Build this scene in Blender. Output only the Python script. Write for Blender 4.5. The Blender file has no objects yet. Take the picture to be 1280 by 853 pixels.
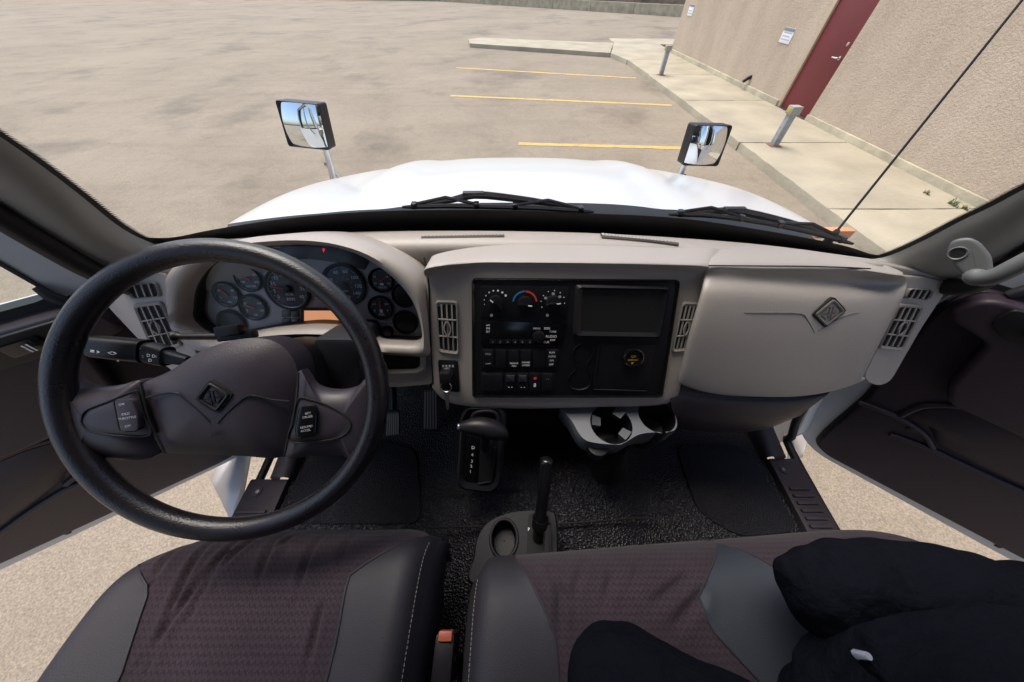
import bpy, bmesh, math, random
from mathutils import Vector as V, Matrix
random.seed(7)
R = math.radians
scn = bpy.context.scene
col = scn.collection

# ------------------------------------------------------------------ camera, world, sun, exposure
FP = 380.0                       # focal length in pixels of the 1280 px wide photograph
PITCH = R(50.5)
CAM = V((-.075, 0, 1.13))
cd = bpy.data.cameras.new('camera'); cd.sensor_width = 36; cd.lens = FP/1280*36
cd.clip_start = .01; cd.clip_end = 2000
cam = bpy.data.objects.new('camera', cd); col.objects.link(cam)
cam.location = CAM; cam.rotation_euler = (R(90)-PITCH, 0, 0)
scn.camera = cam

world = bpy.data.worlds.new('World'); scn.world = world; world.use_nodes = True
wn = world.node_tree; bg = wn.nodes['Background']
sky = wn.nodes.new('ShaderNodeTexSky'); sky.sky_type = 'NISHITA'; sky.sun_disc = False
SUN_EL, SUN_AZ = R(66), R(322)
sky.sun_elevation = SUN_EL; sky.sun_rotation = SUN_AZ
sky.air_density = 1.0; sky.dust_density = 3.5; sky.ozone_density = 1.0
wn.links.new(sky.outputs[0], bg.inputs[0]); bg.inputs[1].default_value = .125
sl = bpy.data.lights.new('sun', 'SUN'); sl.energy = 1.35; sl.angle = R(36); sl.color = (1, .93, .82)
so = bpy.data.objects.new('sun', sl); col.objects.link(so)
so.rotation_euler = V((math.sin(SUN_AZ)*math.cos(SUN_EL), math.cos(SUN_AZ)*math.cos(SUN_EL), math.sin(SUN_EL))).to_track_quat('Z', 'Y').to_euler()
scn.view_settings.view_transform = 'Standard'; scn.view_settings.look = 'None'
scn.view_settings.exposure = 1.22; scn.view_settings.gamma = 1

# ------------------------------------------------------------------ geometry of the place
FW = V((0, math.cos(PITCH), -math.sin(PITCH))); UP = V((0, math.sin(PITCH), math.cos(PITCH)))
def ray(p): return FW*FP + V((1, 0, 0))*(p[0]-640) - UP*(p[1]-426.5)
def onp(p, q, n):
    d = ray(p); return CAM + d*((V(q)-CAM).dot(V(n))/d.dot(V(n)))
def onz(p, z): return onp(p, (0, 0, z), (0, 0, 1))
def ony(p, y): return onp(p, (0, y, 0), (0, 1, 0))
def onx(p, x): return onp(p, (x, 0, 0), (1, 0, 0))
GZ = -1.07                        # the parking lot below the cab floor (z = 0)
FA = R(28)                        # the dash face leans back
FN = V((0, -math.cos(FA), math.sin(FA))); FU = V((0, math.sin(FA), math.cos(FA))); FX = V((1, 0, 0))
FQ = V((0, .50, .70))
def face(p, off=0.): return onp(p, FQ+FN*off, FN)
def wsy(x, z): return .67 - .17*(x+.06)**2 - .45*(z-.79)    # windshield surface
def ws(p, off=0.):
    d = ray(p); lo, hi = 1e-5, .01
    for _ in range(50):
        m = (lo+hi)/2; P = CAM+d*m
        if P.y > wsy(P.x, P.z)+off: hi = m
        else: lo = m
    return CAM+d*lo
WC = V((-.518, .237, .709)); wa, wb = R(45.2), R(7.6)        # steering wheel plane
WN = V((math.sin(wb), -math.cos(wb)*math.cos(wa), math.cos(wb)*math.sin(wa)))
WX = V((0, 0, 1)).cross(WN).normalized(); WY = WN.cross(WX)
def wh(p, off=0.): return onp(p, WC+WN*off, WN)

# ------------------------------------------------------------------ materials
MATS = {}
def mat(name, c, rough=.5, metal=0., var=.0, vscale=8., bump=0., bscale=200., bdist=.001, spec=.5, c2=None, coat=0., kind='noise', detail=4.):
    m = bpy.data.materials.new(name); m.use_nodes = True; MATS[name] = m
    nt = m.node_tree; b = nt.nodes['Principled BSDF']
    b.inputs['Base Color'].default_value = (*c, 1); b.inputs['Roughness'].default_value = rough
    b.inputs['Metallic'].default_value = metal; b.inputs['Specular IOR Level'].default_value = spec
    b.inputs['Coat Weight'].default_value = coat
    tc = nt.nodes.new('ShaderNodeTexCoord')
    if var or c2:
        n = nt.nodes.new('ShaderNodeTexNoise'); n.inputs['Scale'].default_value = vscale; n.inputs['Detail'].default_value = 6
        nt.links.new(tc.outputs['Object'], n.inputs['Vector'])
        r = nt.nodes.new('ShaderNodeValToRGB'); r.color_ramp.elements[0].position = .3; r.color_ramp.elements[1].position = .7
        a = tuple(x*(1-var) for x in c); d = c2 or tuple(min(1, x*(1+var)) for x in c)
        r.color_ramp.elements[0].color = (*a, 1); r.color_ramp.elements[1].color = (*d, 1)
        nt.links.new(n.outputs['Fac'], r.inputs[0]); nt.links.new(r.outputs[0], b.inputs['Base Color'])
        mr = nt.nodes.new('ShaderNodeMapRange'); mr.inputs[3].default_value = max(0, rough-.08); mr.inputs[4].default_value = min(1, rough+.08)
        nt.links.new(n.outputs['Fac'], mr.inputs[0]); nt.links.new(mr.outputs[0], b.inputs['Roughness'])
    if bump:
        if kind == 'voronoi':
            n2 = nt.nodes.new('ShaderNodeTexVoronoi'); out = n2.outputs['Distance']
        else:
            n2 = nt.nodes.new('ShaderNodeTexNoise'); n2.inputs['Detail'].default_value = detail; out = n2.outputs['Fac']
        n2.inputs['Scale'].default_value = bscale; nt.links.new(tc.outputs['Object'], n2.inputs['Vector'])
        bp = nt.nodes.new('ShaderNodeBump'); bp.inputs['Strength'].default_value = bump; bp.inputs['Distance'].default_value = bdist
        nt.links.new(out, bp.inputs['Height']); nt.links.new(bp.outputs[0], b.inputs['Normal'])
    return m
grey = mat('grey_plastic', (.36, .322, .295), .43, var=.06, vscale=3, bump=.5, bscale=520, bdist=.0010, spec=.55)
pillar_m = mat('pillar_plastic', (.25, .25, .235), .5, var=.05, vscale=5, bump=.3, bscale=900, bdist=.0006)
grey_d = mat('grey_plastic_dark', (.16, .145, .135), .5, var=.05, bump=.3, bscale=900, bdist=.0006)
dark = mat('dark_trim', (.030, .020, .028), .46, var=.12, vscale=6, bump=.5, bscale=600, bdist=.0009, spec=.3)
dark2 = mat('dark_lower_trim', (.046, .037, .043), .45, var=.12, vscale=6, bump=.5, bscale=600, bdist=.0009, spec=.3)
black = mat('black_plastic', (.010, .009, .011), .42, var=.1, bump=.25, bscale=900, bdist=.0005, spec=.3)
blackg = mat('black_gloss', (.006, .006, .007), .16)
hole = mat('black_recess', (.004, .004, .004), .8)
leather = mat('wheel_leather', (.011, .0095, .012), .29, var=.12, vscale=20, bump=.5, bscale=420, bdist=.0012)
hubm = mat('hub_skin', (.034, .027, .035), .42, var=.1, vscale=14, bump=.5, bscale=480, bdist=.0010, spec=.35)
spokem = mat('spoke_plastic', (.036, .029, .037), .40, var=.06, spec=.35, bump=.2, bscale=900, bdist=.0005)
vinyl = mat('seat_vinyl', (.032, .029, .035), .56, spec=.3, var=.16, vscale=7, bump=.45, bscale=500, bdist=.001)
vinyl2 = mat('insert_vinyl', (.036, .041, .052), .56, spec=.3, var=.08, vscale=9, bump=.45, bscale=500, bdist=.001)
thread = mat('stitch_thread', (.22, .2, .2), .7)
rubber = mat('weather_rubber', (.008, .008, .009), .6)
white_p = mat('white_paint', (.50, .51, .52), .3, coat=.3)
chrome = mat('mirror_glass', (.86, .9, .92), .015, metal=1.)
steel = mat('polished_steel', (.62, .62, .62), .28, metal=1.)
galv = mat('painted_post', (.30, .32, .33), .55, var=.2, vscale=14)
pedal = mat('pedal_rubber', (.07, .065, .06), .6)
pedal_rib = mat('pedal_rib', (.34, .31, .28), .45)
white_i = mat('white_ink', (.88, .88, .9), .6)
dim_i = mat('grey_ink', (.42, .42, .45), .6)
red_i = mat('red_ink', (.75, .06, .03), .5)
blue_i = mat('blue_ink', (.03, .22, .45), .5)
yel_i = mat('yellow_ink', (.75, .45, .03), .5)
dialm = mat('dial_face', (.030, .026, .031), .45)
cfacem = mat('cluster_face', (.30, .27, .28), .30, var=.06, bump=.15, bscale=900, bdist=.0004)
silver = mat('silver_reflection_ring', (.45, .44, .45), .3, metal=.8)
cloth = mat('black_trousers', (.0046, .0052, .008), .85, var=.25, vscale=5, bump=.9, bscale=26, bdist=.016, spec=.08)
handle_m = mat('handle_plastic', (.13, .135, .135), .45)
ventm = mat('vent_grey', (.30, .275, .255), .5)
finger_m = mat('finger_plastic', (.05, .053, .06), .4)
slot2 = mat('console_plastic', (.014, .0135, .017), .5, spec=.2, var=.05, bump=.25, bscale=900, bdist=.0005)
slot = mat('grey_cup_plastic', (.115, .12, .13), .4, var=.05, bump=.25, bscale=900, bdist=.0005)
reddoor = mat('red_door_paint', (.135, .015, .019), .45, var=.12, vscale=1.5)
concrete = mat('concrete', (.355, .312, .235), .9, var=.16, vscale=1.2, bump=.5, bscale=14, bdist=.02)
concrete2 = mat('foundation_concrete', (.40, .355, .26), .9, var=.25, vscale=2.5, bump=.5, bscale=14, bdist=.02)
earth = mat('bank_earth', (.06, .045, .035), .95, var=.5, vscale=2)
paper = mat('notice_paper', (.72, .74, .78), .6)
grassm = mat('grass_blade', (.07, .11, .03), .7, var=.3, vscale=30)
key_m = mat('key_metal', (.5, .48, .45), .35, metal=1.)
orange_m = mat('buckle_orange', (.38, .09, .05), .45)
lens_m = mat('amber_lens', (.7, .28, .12), .25)

def nodes(m):
    nt = m.node_tree; return nt, nt.nodes['Principled BSDF'], nt.nodes.new
def glass(name, tint, gloss):
    m = bpy.data.materials.new(name); m.use_nodes = True; nt = m.node_tree
    for n in list(nt.nodes): nt.nodes.remove(n)
    o = nt.nodes.new('ShaderNodeOutputMaterial'); t = nt.nodes.new('ShaderNodeBsdfTransparent'); g = nt.nodes.new('ShaderNodeBsdfGlossy')
    t.inputs[0].default_value = (*tint, 1); g.inputs[1].default_value = .02
    mx = nt.nodes.new('ShaderNodeMixShader'); fr = nt.nodes.new('ShaderNodeFresnel'); fr.inputs[0].default_value = gloss
    nt.links.new(fr.outputs[0], mx.inputs[0]); nt.links.new(t.outputs[0], mx.inputs[1]); nt.links.new(g.outputs[0], mx.inputs[2])
    nt.links.new(mx.outputs[0], o.inputs[0]); return m
glass_m = glass('window_glass', (.96, .98, .97), 1.12)
lens_gl = glass('cluster_lens', (.95, .95, .96), 1.2)
def emit(name, c, s):
    m = mat(name, c, .5); b = m.node_tree.nodes['Principled BSDF']
    b.inputs['Emission Color'].default_value = (*c, 1); b.inputs['Emission Strength'].default_value = s; return m
lcd_m = emit('amber_display', (.75, .33, .16), .35)
redlamp_m = emit('red_warning', (.8, .02, .06), .6)

# asphalt: dusty tan surface with aggregate, worn tracks and stains
asph = mat('dusty_asphalt', (.36, .31, .25), .9); nt, b, new = nodes(asph)
tc = new('ShaderNodeTexCoord')
def nz(scale, detail=6, rough=.6, stretch=None):
    n = new('ShaderNodeTexNoise'); n.inputs['Scale'].default_value = scale; n.inputs['Detail'].default_value = detail; n.inputs['Roughness'].default_value = rough
    if stretch:
        mp = new('ShaderNodeMapping'); mp.inputs['Scale'].default_value = stretch[0]; mp.inputs['Rotation'].default_value = (0, 0, stretch[1])
        nt.links.new(tc.outputs['Object'], mp.inputs[0]); nt.links.new(mp.outputs[0], n.inputs['Vector'])
    else: nt.links.new(tc.outputs['Object'], n.inputs['Vector'])
    return n
def ramp(src, stops):
    r = new('ShaderNodeValToRGB'); e = r.color_ramp.elements
    e[0].position, e[0].color = stops[0][0], (*stops[0][1], 1); e[1].position, e[1].color = stops[-1][0], (*stops[-1][1], 1)
    for p, c in stops[1:-1]: x = e.new(p); x.color = (*c, 1)
    nt.links.new(src, r.inputs[0]); return r
def mul(a, bb, f=1.):
    m = new('ShaderNodeMix'); m.data_type = 'RGBA'; m.blend_type = 'MULTIPLY'; m.inputs[0].default_value = f
    nt.links.new(a, m.inputs[6]); nt.links.new(bb, m.inputs[7]); return m
base = ramp(nz(.3, 8, .72).outputs['Fac'], [(.3, (.198, .163, .120)), (.5, (.242, .200, .149)), (.72, (.282, .235, .178))])
trk = ramp(nz(.35, 6, .7, ((.85, 1.0, 1), .6)).outputs['Fac'], [(.34, (.86, .85, .85)), (.47, (1, 1, 1)), (1., (1.03, 1.03, 1.03))])
fine = ramp(nz(90, 3, .75).outputs['Fac'], [(.3, (.62, .62, .62)), (.5, (1, 1, 1)), (.72, (1.45, 1.42, 1.38))])
stain = ramp(nz(.42, 8, .62).outputs['Fac'], [(.32, (.70, .70, .71)), (.45, (1, 1, 1)), (1., (1.02, 1.02, 1.02))])
mid = ramp(nz(9, 6, .75).outputs['Fac'], [(.30, (.90, .90, .90)), (.5, (1, 1, 1)), (.72, (1.07, 1.065, 1.06))])
spots = ramp(nz(2.6, 4, .8).outputs['Fac'], [(.24, (.62, .62, .63)), (.33, (1, 1, 1)), (1., (1, 1, 1))])
b0 = mul(base.outputs[0], mid.outputs[0]); b1 = mul(b0.outputs[2], spots.outputs[0])
a1 = mul(b1.outputs[2], trk.outputs[0]); a2 = mul(a1.outputs[2], fine.outputs[0]); a3 = mul(a2.outputs[2], stain.outputs[0])
vor = new('ShaderNodeTexVoronoi'); vor.feature = 'DISTANCE_TO_EDGE'; vor.inputs['Scale'].default_value = .22
dn = nz(1.3, 5); dv = new('ShaderNodeVectorMath'); dv.operation = 'MULTIPLY_ADD'; dv.inputs[1].default_value = (1.6, 1.6, 0); nt.links.new(dn.outputs['Color'], dv.inputs[0]); nt.links.new(tc.outputs['Object'], dv.inputs[2]); nt.links.new(dv.outputs[0], vor.inputs['Vector'])
crk = ramp(vor.outputs['Distance'], [(.0, (.62, .61, .60)), (.006, (.78, .78, .78)), (.016, (1, 1, 1))])
a3 = mul(a3.outputs[2], crk.outputs[0], .22)
tyr = ramp(nz(1.0, 3, .5, ((.10, 2.6, 1), -.55)).outputs['Fac'], [(.36, (.80, .79, .79)), (.46, (1, 1, 1)), (1., (1, 1, 1))])
a3 = mul(a3.outputs[2], tyr.outputs[0], .3)
nt.links.new(a3.outputs[2], b.inputs['Base Color'])
bp = new('ShaderNodeBump'); bp.inputs['Strength'].default_value = .6; bp.inputs['Distance'].default_value = .006
nt.links.new(nz(110, 3).outputs['Fac'], bp.inputs['Height']); nt.links.new(bp.outputs[0], b.inputs['Normal'])

# worn yellow paint
ylw = mat('worn_yellow_paint', (.55, .36, .08), .8); nt, b, new = nodes(ylw); tc = new('ShaderNodeTexCoord')
yr = ramp(nz(5, 8, .75).outputs['Fac'], [(.34, (.28, .23, .17)), (.46, (.47, .32, .10)), (.72, (.60, .41, .12))])
nt.links.new(yr.outputs[0], b.inputs['Base Color'])

# stucco
stucco = mat('stucco', (.5, .4, .32), .95); nt, b, new = nodes(stucco); tc = new('ShaderNodeTexCoord')
s1 = ramp(nz(1.2, 6, .65, ((1, 1, .45), 0)).outputs['Fac'], [(.3, (.41, .330, .255)), (.5, (.47, .382, .297)), (.72, (.52, .427, .337))])
s2 = ramp(nz(34, 5, .75, ((1, 1, .5), 0)).outputs['Fac'], [(.3, (.86, .85, .84)), (.7, (1.08, 1.08, 1.08))])
nt.links.new(mul(s1.outputs[0], s2.outputs[0]).outputs[2], b.inputs['Base Color'])
bp = new('ShaderNodeBump'); bp.inputs['Strength'].default_value = .8; bp.inputs['Distance'].default_value = .02
nt.links.new(nz(40, 4).outputs['Fac'], bp.inputs['Height']); nt.links.new(bp.outputs[0], b.inputs['Normal'])

# rubber floor: pebbled grain, and ribbed mat fields
floor_m = mat('pebbled_rubber', (.011, .0095, .013), .36, spec=.4, var=.2, vscale=10, bump=1., bscale=170, bdist=.004, kind='voronoi')
heel_m = mat('ribbed_rubber', (.012, .0105, .014), .48, spec=.3, var=.25, vscale=7, bump=.9, bscale=330, bdist=.003, kind='voronoi')

# woven seat fabric: rows of small arrow marks
fabric = mat('seat_fabric', (.07, .055, .062), .9, spec=.2); nt, b, new = nodes(fabric); tc = new('ShaderNodeTexCoord')
sep = new('ShaderNodeSeparateXYZ'); nt.links.new(tc.outputs['Object'], sep.inputs[0])
def mth(op, a, c=None):
    m = new('ShaderNodeMath'); m.operation = op
    for i, s in enumerate((a, c)):
        if s is None: continue
        if isinstance(s, (int, float)): m.inputs[i].default_value = s
        else: nt.links.new(s, m.inputs[i])
    return m.outputs[0]
u = mth('MULTIPLY', sep.outputs[0], 105.); v = mth('MULTIPLY', sep.outputs[1], 105.)
tri = mth('ABSOLUTE', mth('SUBTRACT', mth('FRACT', u), .5))
ph = mth('FRACT', mth('ADD', v, tri))
msk = mth('MULTIPLY', mth('LESS_THAN', ph, .42), mth('GREATER_THAN', mth('FRACT', mth('MULTIPLY', u, 1.)), .12))
nf = nz(600, 2)
mx = new('ShaderNodeMix'); mx.data_type = 'RGBA'
mx.inputs[6].default_value = (.046, .033, .040, 1); mx.inputs[7].default_value = (.033, .023, .029, 1)
nt.links.new(msk, mx.inputs[0])
fr = ramp(nf.outputs['Fac'], [(.3, (.7, .7, .7)), (.7, (1.25, 1.25, 1.25))])
fl = ramp(nz(9, 5).outputs['Fac'], [(.3, (.82, .82, .82)), (.7, (1.12, 1.1, 1.12))])
nt.links.new(mul(mul(mx.outputs[2], fr.outputs[0]).outputs[2], fl.outputs[0]).outputs[2], b.inputs['Base Color'])
b.inputs['Sheen Weight'].default_value = .08; b.inputs['Sheen Roughness'].default_value = .5
bp = new('ShaderNodeBump'); bp.inputs['Strength'].default_value = .4; bp.inputs['Distance'].default_value = .001
nt.links.new(nf.outputs['Fac'], bp.inputs['Height']); nt.links.new(bp.outputs[0], b.inputs['Normal'])

# ------------------------------------------------------------------ builders
def worldoff(p):
    o = V((0, 0, 0))
    while p: o += p.location; p = p.parent
    return o
def tag(o, label=None, cat=None, group=None, kind=None):
    if label: o['label'] = label
    if cat: o['category'] = cat
    if group: o['group'] = group
    if kind: o['kind'] = kind
    return o
def thing(name, loc, label, cat, group=None):
    o = bpy.data.objects.new(name, None); o.empty_display_size = .05; col.objects.link(o); o.location = loc
    return tag(o, label, cat, group)
def mk(name, verts, faces, m, parent=None, smooth=True, angle=38, loc=None):
    off = worldoff(parent) if parent else V((0, 0, 0))
    if parent is None and loc is not None: off = V(loc)
    me = bpy.data.meshes.new(name); me.from_pydata([tuple(V(p)-off) for p in verts], [], faces)
    bm = bmesh.new(); bm.from_mesh(me); bmesh.ops.recalc_face_normals(bm, faces=bm.faces[:]); bm.to_mesh(me); bm.free()
    if smooth:
        me.shade_smooth(); me.set_sharp_from_angle(angle=R(angle))
    me.materials.append(m)
    o = bpy.data.objects.new(name, me); col.objects.link(o)
    if parent: o.parent = parent
    elif loc is not None: o.location = loc
    return o
def cat(pts, n, closed=False):
    pts = [V(p) for p in pts]; N = len(pts)
    seg = N if closed else N-1; out = []
    g = lambda i: pts[i % N] if closed else (pts[i] if 0 <= i < N else (pts[0]*2-pts[1] if i < 0 else pts[-1]*2-pts[-2]))
    for k in range(n):
        t = k/(n if closed else n-1)*seg; i = min(int(t), seg-1); f = t-i
        a, b_, c, d = g(i-1), g(i), g(i+1), g(i+2)
        out.append(.5*((2*b_)+(c-a)*f+(2*a-5*b_+4*c-d)*f*f+(3*b_-a-3*c+d)*f**3))
    return out
def loft(name, rows, m, parent=None, nu=24, nv=16, closed=False, thick=0., fn=None, raw=False, angle=38):
    if not raw:
        rows = [cat(r, nu, closed) for r in rows]
        cols = [cat([r[i] for r in rows], nv) for i in range(nu)]
        rows = [[c[j] for c in cols] for j in range(nv)]
    else: nu, nv = len(rows[0]), len(rows)
    if fn: rows = [[fn(p, i/(nu-1), j/(nv-1)) for i, p in enumerate(r)] for j, r in enumerate(rows)]
    verts = [p for r in rows for p in r]; faces = []
    for j in range(nv-1):
        for i in range(nu if closed else nu-1):
            k = (i+1) % nu
            faces.append((j*nu+i, j*nu+k, (j+1)*nu+k, (j+1)*nu+i))
    o = mk(name, verts, faces, m, parent, angle=angle)
    if thick:
        s = o.modifiers.new('solid', 'SOLIDIFY'); s.thickness = thick; s.offset = -1
    return o
def tubeg(pts, rad, seg=10, closed=False, caps=True):
    pts = [V(p) for p in pts]; N = len(pts)
    rad = rad if isinstance(rad, (list, tuple)) else [rad]*N
    verts, faces = [], []; prev = None
    for i, p in enumerate(pts):
        a = pts[(i-1) % N] if (closed or i > 0) else p; c = pts[(i+1) % N] if (closed or i < N-1) else p
        t = (c-a).normalized()
        if prev is None: n = t.orthogonal().normalized()
        else: n = (prev-t*prev.dot(t)).normalized()
        prev = n; bvec = t.cross(n)
        for k in range(seg):
            an = 2*math.pi*k/seg; verts.append(p+(n*math.cos(an)+bvec*math.sin(an))*rad[i])
    for i in range(N if closed else N-1):
        j = (i+1) % N
        for k in range(seg):
            l = (k+1) % seg; faces.append((i*seg+k, i*seg+l, j*seg+l, j*seg+k))
    if caps and not closed: faces += [tuple(range(seg))[::-1], tuple((N-1)*seg+k for k in range(seg))]
    return verts, faces
def tube(name, pts, rad, m, parent=None, seg=10, closed=False, loc=None):
    v, f = tubeg(pts, rad, seg, closed); return mk(name, v, f, m, parent, angle=50, loc=loc)
def rr(c, r, seg=4):
    """round the corners of a 3D polygon"""
    c = [V(p) for p in c]; N = len(c); out = []
    for i in range(N):
        a, b_, d = c[i-1], c[i], c[(i+1) % N]
        ra = r[i] if isinstance(r, (list, tuple)) else r
        p = b_+(a-b_).normalized()*min(ra, (a-b_).length*.49); q = b_+(d-b_).normalized()*min(ra, (d-b_).length*.49)
        for k in range(seg+1):
            t = k/seg; out.append(p*(1-t)**2+b_*2*t*(1-t)+q*t*t)
    return out
def dens(outl, d):
    out = []
    for i, a in enumerate(outl):
        a = V(a); b_ = V(outl[(i+1) % len(outl)]); N = max(1, int((b_-a).length/d))
        out += [a+(b_-a)*k/N for k in range(N)]
    return out
def plate(name, outl, n, th, m, parent=None, bev=.0015, loc=None, seg=2):
    """a slab whose front face is the outline; it goes back by th against n"""
    n = V(n).normalized(); outl = [V(p) for p in outl]
    bm = bmesh.new(); vs = [bm.verts.new(p) for p in outl]; f = bm.faces.new(vs); f.normal_update()
    if f.normal.dot(n) < 0: f.normal_flip()
    r = bmesh.ops.extrude_face_region(bm, geom=[f])
    back = [e for e in r['geom'] if isinstance(e, bmesh.types.BMVert)]
    bmesh.ops.translate(bm, verts=vs, vec=V((0, 0, 0))); bmesh.ops.translate(bm, verts=back, vec=-n*th)
    bm.faces.ensure_lookup_table()
    if bev:
        vset = set(vs); es = [e for e in bm.edges if e.verts[0] in vset and e.verts[1] in vset]
        try: bmesh.ops.bevel(bm, geom=es, offset=bev, segments=seg, affect='EDGES', profile=.6)
        except Exception: pass
    bmesh.ops.recalc_face_normals(bm, faces=bm.faces[:])
    bm.verts.index_update()
    V_ = [v.co.copy() for v in bm.verts]; F_ = [tuple(v.index for v in f.verts) for f in bm.faces]; bm.free()
    return mk(name, V_, F_, m, parent, angle=35, loc=loc)
def ring(name, outer, inner, n, depth, m, parent=None, lift=0.):
    n = V(n).normalized(); N = len(outer)
    rows = [[V(p)-n*depth for p in outer], [V(p) for p in outer], [(V(a)*.6+V(c)*.4)+n*lift for a, c in zip(outer, inner)], [V(p) for p in inner], [V(p)-n*depth for p in inner]]
    return loft(name, rows, m, parent, closed=True, raw=True, angle=30)
def pillow(name, outl, n, h, m, parent=None, back=.01, rings=7, p=3., fn=None):
    n = V(n).normalized(); outl = [V(q) for q in outl]; N = len(outl); c = sum(outl, V((0, 0, 0)))/N
    verts, faces = [q-n*back for q in outl], []
    for k in range(rings):
        s = 1-k/rings*.999 if k else 1.
        for q in outl:
            w = c+(q-c)*s+n*(h*(1-s**p)); verts.append(fn(w) if fn else w)
    for k in range(rings):
        for i in range(N):
            j = (i+1) % N; faces.append((k*N+i, k*N+j, (k+1)*N+j, (k+1)*N+i))
    verts.append(c+n*h); L = len(verts)-1
    for i in range(N): faces.append((rings*N+i, rings*N+(i+1) % N, L))
    return mk(name, verts, faces, m, parent, angle=50)
def box(name, lo, hi, m, parent=None, bev=.004, loc=None, M=None):
    bm = bmesh.new(); bmesh.ops.create_cube(bm, size=1.); lo, hi = V(lo), V(hi)
    for v in bm.verts: v.co = V((lo[i]+(v.co[i]+.5)*(hi[i]-lo[i]) for i in range(3)))
    if bev: bmesh.ops.bevel(bm, geom=bm.edges[:], offset=bev, segments=2, affect='EDGES', profile=.6)
    if M: bmesh.ops.transform(bm, matrix=M, verts=bm.verts[:])
    bm.verts.index_update(); V_ = [v.co.copy() for v in bm.verts]; F_ = [tuple(v.index for v in f.verts) for f in bm.faces]; bm.free()
    return mk(name, V_, F_, m, parent, angle=35, loc=loc)
def frame_mat(c, x, y, z):
    M = Matrix((x, y, z)).transposed().to_4x4(); M.translation = c; return M
def circ(c, x, y, r, n=28, a0=0., a1=2*math.pi, full=True):
    return [V(c)+x*(r*math.cos(a0+(a1-a0)*k/(n if full else n-1)))+y*(r*math.sin(a0+(a1-a0)*k/(n if full else n-1))) for k in range(n)]
def disc(name, c, x, y, r, th, m, parent=None, n=28, bev=.001): return plate(name, circ(c, x, y, r, n), x.cross(y), th, m, parent, bev)
def annul(name, c, x, y, r0, r1, depth, m, parent=None, n=36, lift=0.):
    return ring(name, circ(c, x, y, r1, n), circ(c, x, y, r0, n), x.cross(y), depth, m, parent, lift)
def arc(name, c, x, y, r0, r1, a0, a1, m, parent, th=.0006, n=20):
    o = circ(c, x, y, r1, n, R(a0), R(a1), False)+circ(c, x, y, r0, n, R(a1), R(a0), False)
    return plate(name, o, x.cross(y), th, m, parent, 0)
def text(name, s, c, x, y, size, m, parent, align='CENTER'):
    cu = bpy.data.curves.new(name, 'FONT'); cu.body = s; cu.size = size; cu.align_x = align; cu.align_y = 'CENTER'; cu.extrude = .0002; cu.resolution_u = 2
    t = bpy.data.objects.new(name, cu); me = bpy.data.meshes.new_from_object(t)
    bpy.data.objects.remove(t); bpy.data.curves.remove(cu)
    M = frame_mat(V(c)-worldoff(parent), x, y, x.cross(y)); me.transform(M); me.materials.clear(); me.materials.append(m); me.name = name
    o = bpy.data.objects.new(name, me); col.objects.link(o); o.parent = parent; return o
def copyo(o, d, parent=None):
    c = o.copy(); col.objects.link(c); c.location = o.location+V(d); c.parent = parent or o.parent; return c
def px(fn, pts, *a): return [fn(p, *a) for p in pts]

# ================================================================== the lot outside
g = bpy.data.meshes.new('ground'); n = 40
gv, gf = [], []
xs = [-600, -200, -80, -40, -20, -10, -5, 0, 5, 10, 20, 40, 80, 200, 600]
for y in xs:
    for x in xs: gv.append((x, y+10, GZ))
L = len(xs)
for j in range(L-1):
    for i in range(L-1): gf.append((j*L+i, j*L+i+1, (j+1)*L+i+1, (j+1)*L+i))
tag(mk('ground', gv, gf, asph), kind='structure')
def strip(name, a, b_, w, m, z, label=None):
    a, b_ = V(a), V(b_); d = (b_-a).normalized(); s = V((-d.y, d.x, 0))*w/2; N = 24; rnd = random.Random(name+str(a.x))
    v, f = [], []
    for k in range(N+1):
        p = a+(b_-a)*k/N; e = [rnd.uniform(-.012, .012) for _ in range(2)]
        v += [(p.x+s.x*(1+e[0]*8), p.y+s.y*(1+e[0]*8), z), (p.x-s.x*(1+e[1]*8), p.y-s.y*(1+e[1]*8), z)]
        if k: f.append((2*k-2, 2*k-1, 2*k+1, 2*k))
    return mk(name, v, f, m)
for a, b_ in (((570, 85), (795, 98)), ((563, 120), (840, 132)), ((648, 180), (872, 186))):
    tag(strip('parking_line', onz(a, GZ), onz(b_, GZ), .15, ylw, GZ+.004), kind='structure')

# raised pavement along the building: concrete slabs with a kerb face, turning at the far end
pave = mk('pavement', [(4.32, -5, GZ-.1), (6.4, -5, GZ-.1), (6.4, 19, GZ-.1), (4.32, 19, GZ-.1), (4.32, -5, GZ+.1), (6.4, -5, GZ+.1), (6.4, 19, GZ+.1), (4.32, 19, GZ+.1)],
          [(0, 1, 2, 3), (4, 5, 6, 7), (0, 1, 5, 4), (1, 2, 6, 5), (2, 3, 7, 6), (3, 0, 4, 7)], concrete2)
tag(pave, kind='structure')
KH = .14
def rough_slab(pts, parent):
    """concrete slab with slightly uneven, worn edges"""
    outl = []
    P = [V((p[0], p[1], GZ+KH)) for p in pts]
    for i, a in enumerate(P):
        b_ = P[(i+1) % len(P)]; N = max(2, int((b_-a).length/.16))
        for k in range(N):
            q = a+(b_-a)*k/N; outl.append(q+V((random.uniform(-.012, .012), random.uniform(-.012, .012), 0)))
    return plate('slab', outl, (0, 0, 1), KH+.05, concrete, parent, .018)
ys = [-5, -1.8, 1.2, 4.05, 6.6, 9.6, 12.6, 15.2]
for a, c in zip(ys[:-1], ys[1:]):
    rough_slab([(4.27+.0*a, a+.012), (6.33, a+.012), (6.33, c-.012), (4.27-.03*max(0, c-8)/4, c-.012)], pave)
rough_slab([(4.2, 15.22), (6.33, 15.22), (6.6, 19.0), (4.6, 19.4), (3.9, 16.7)], pave)
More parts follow.
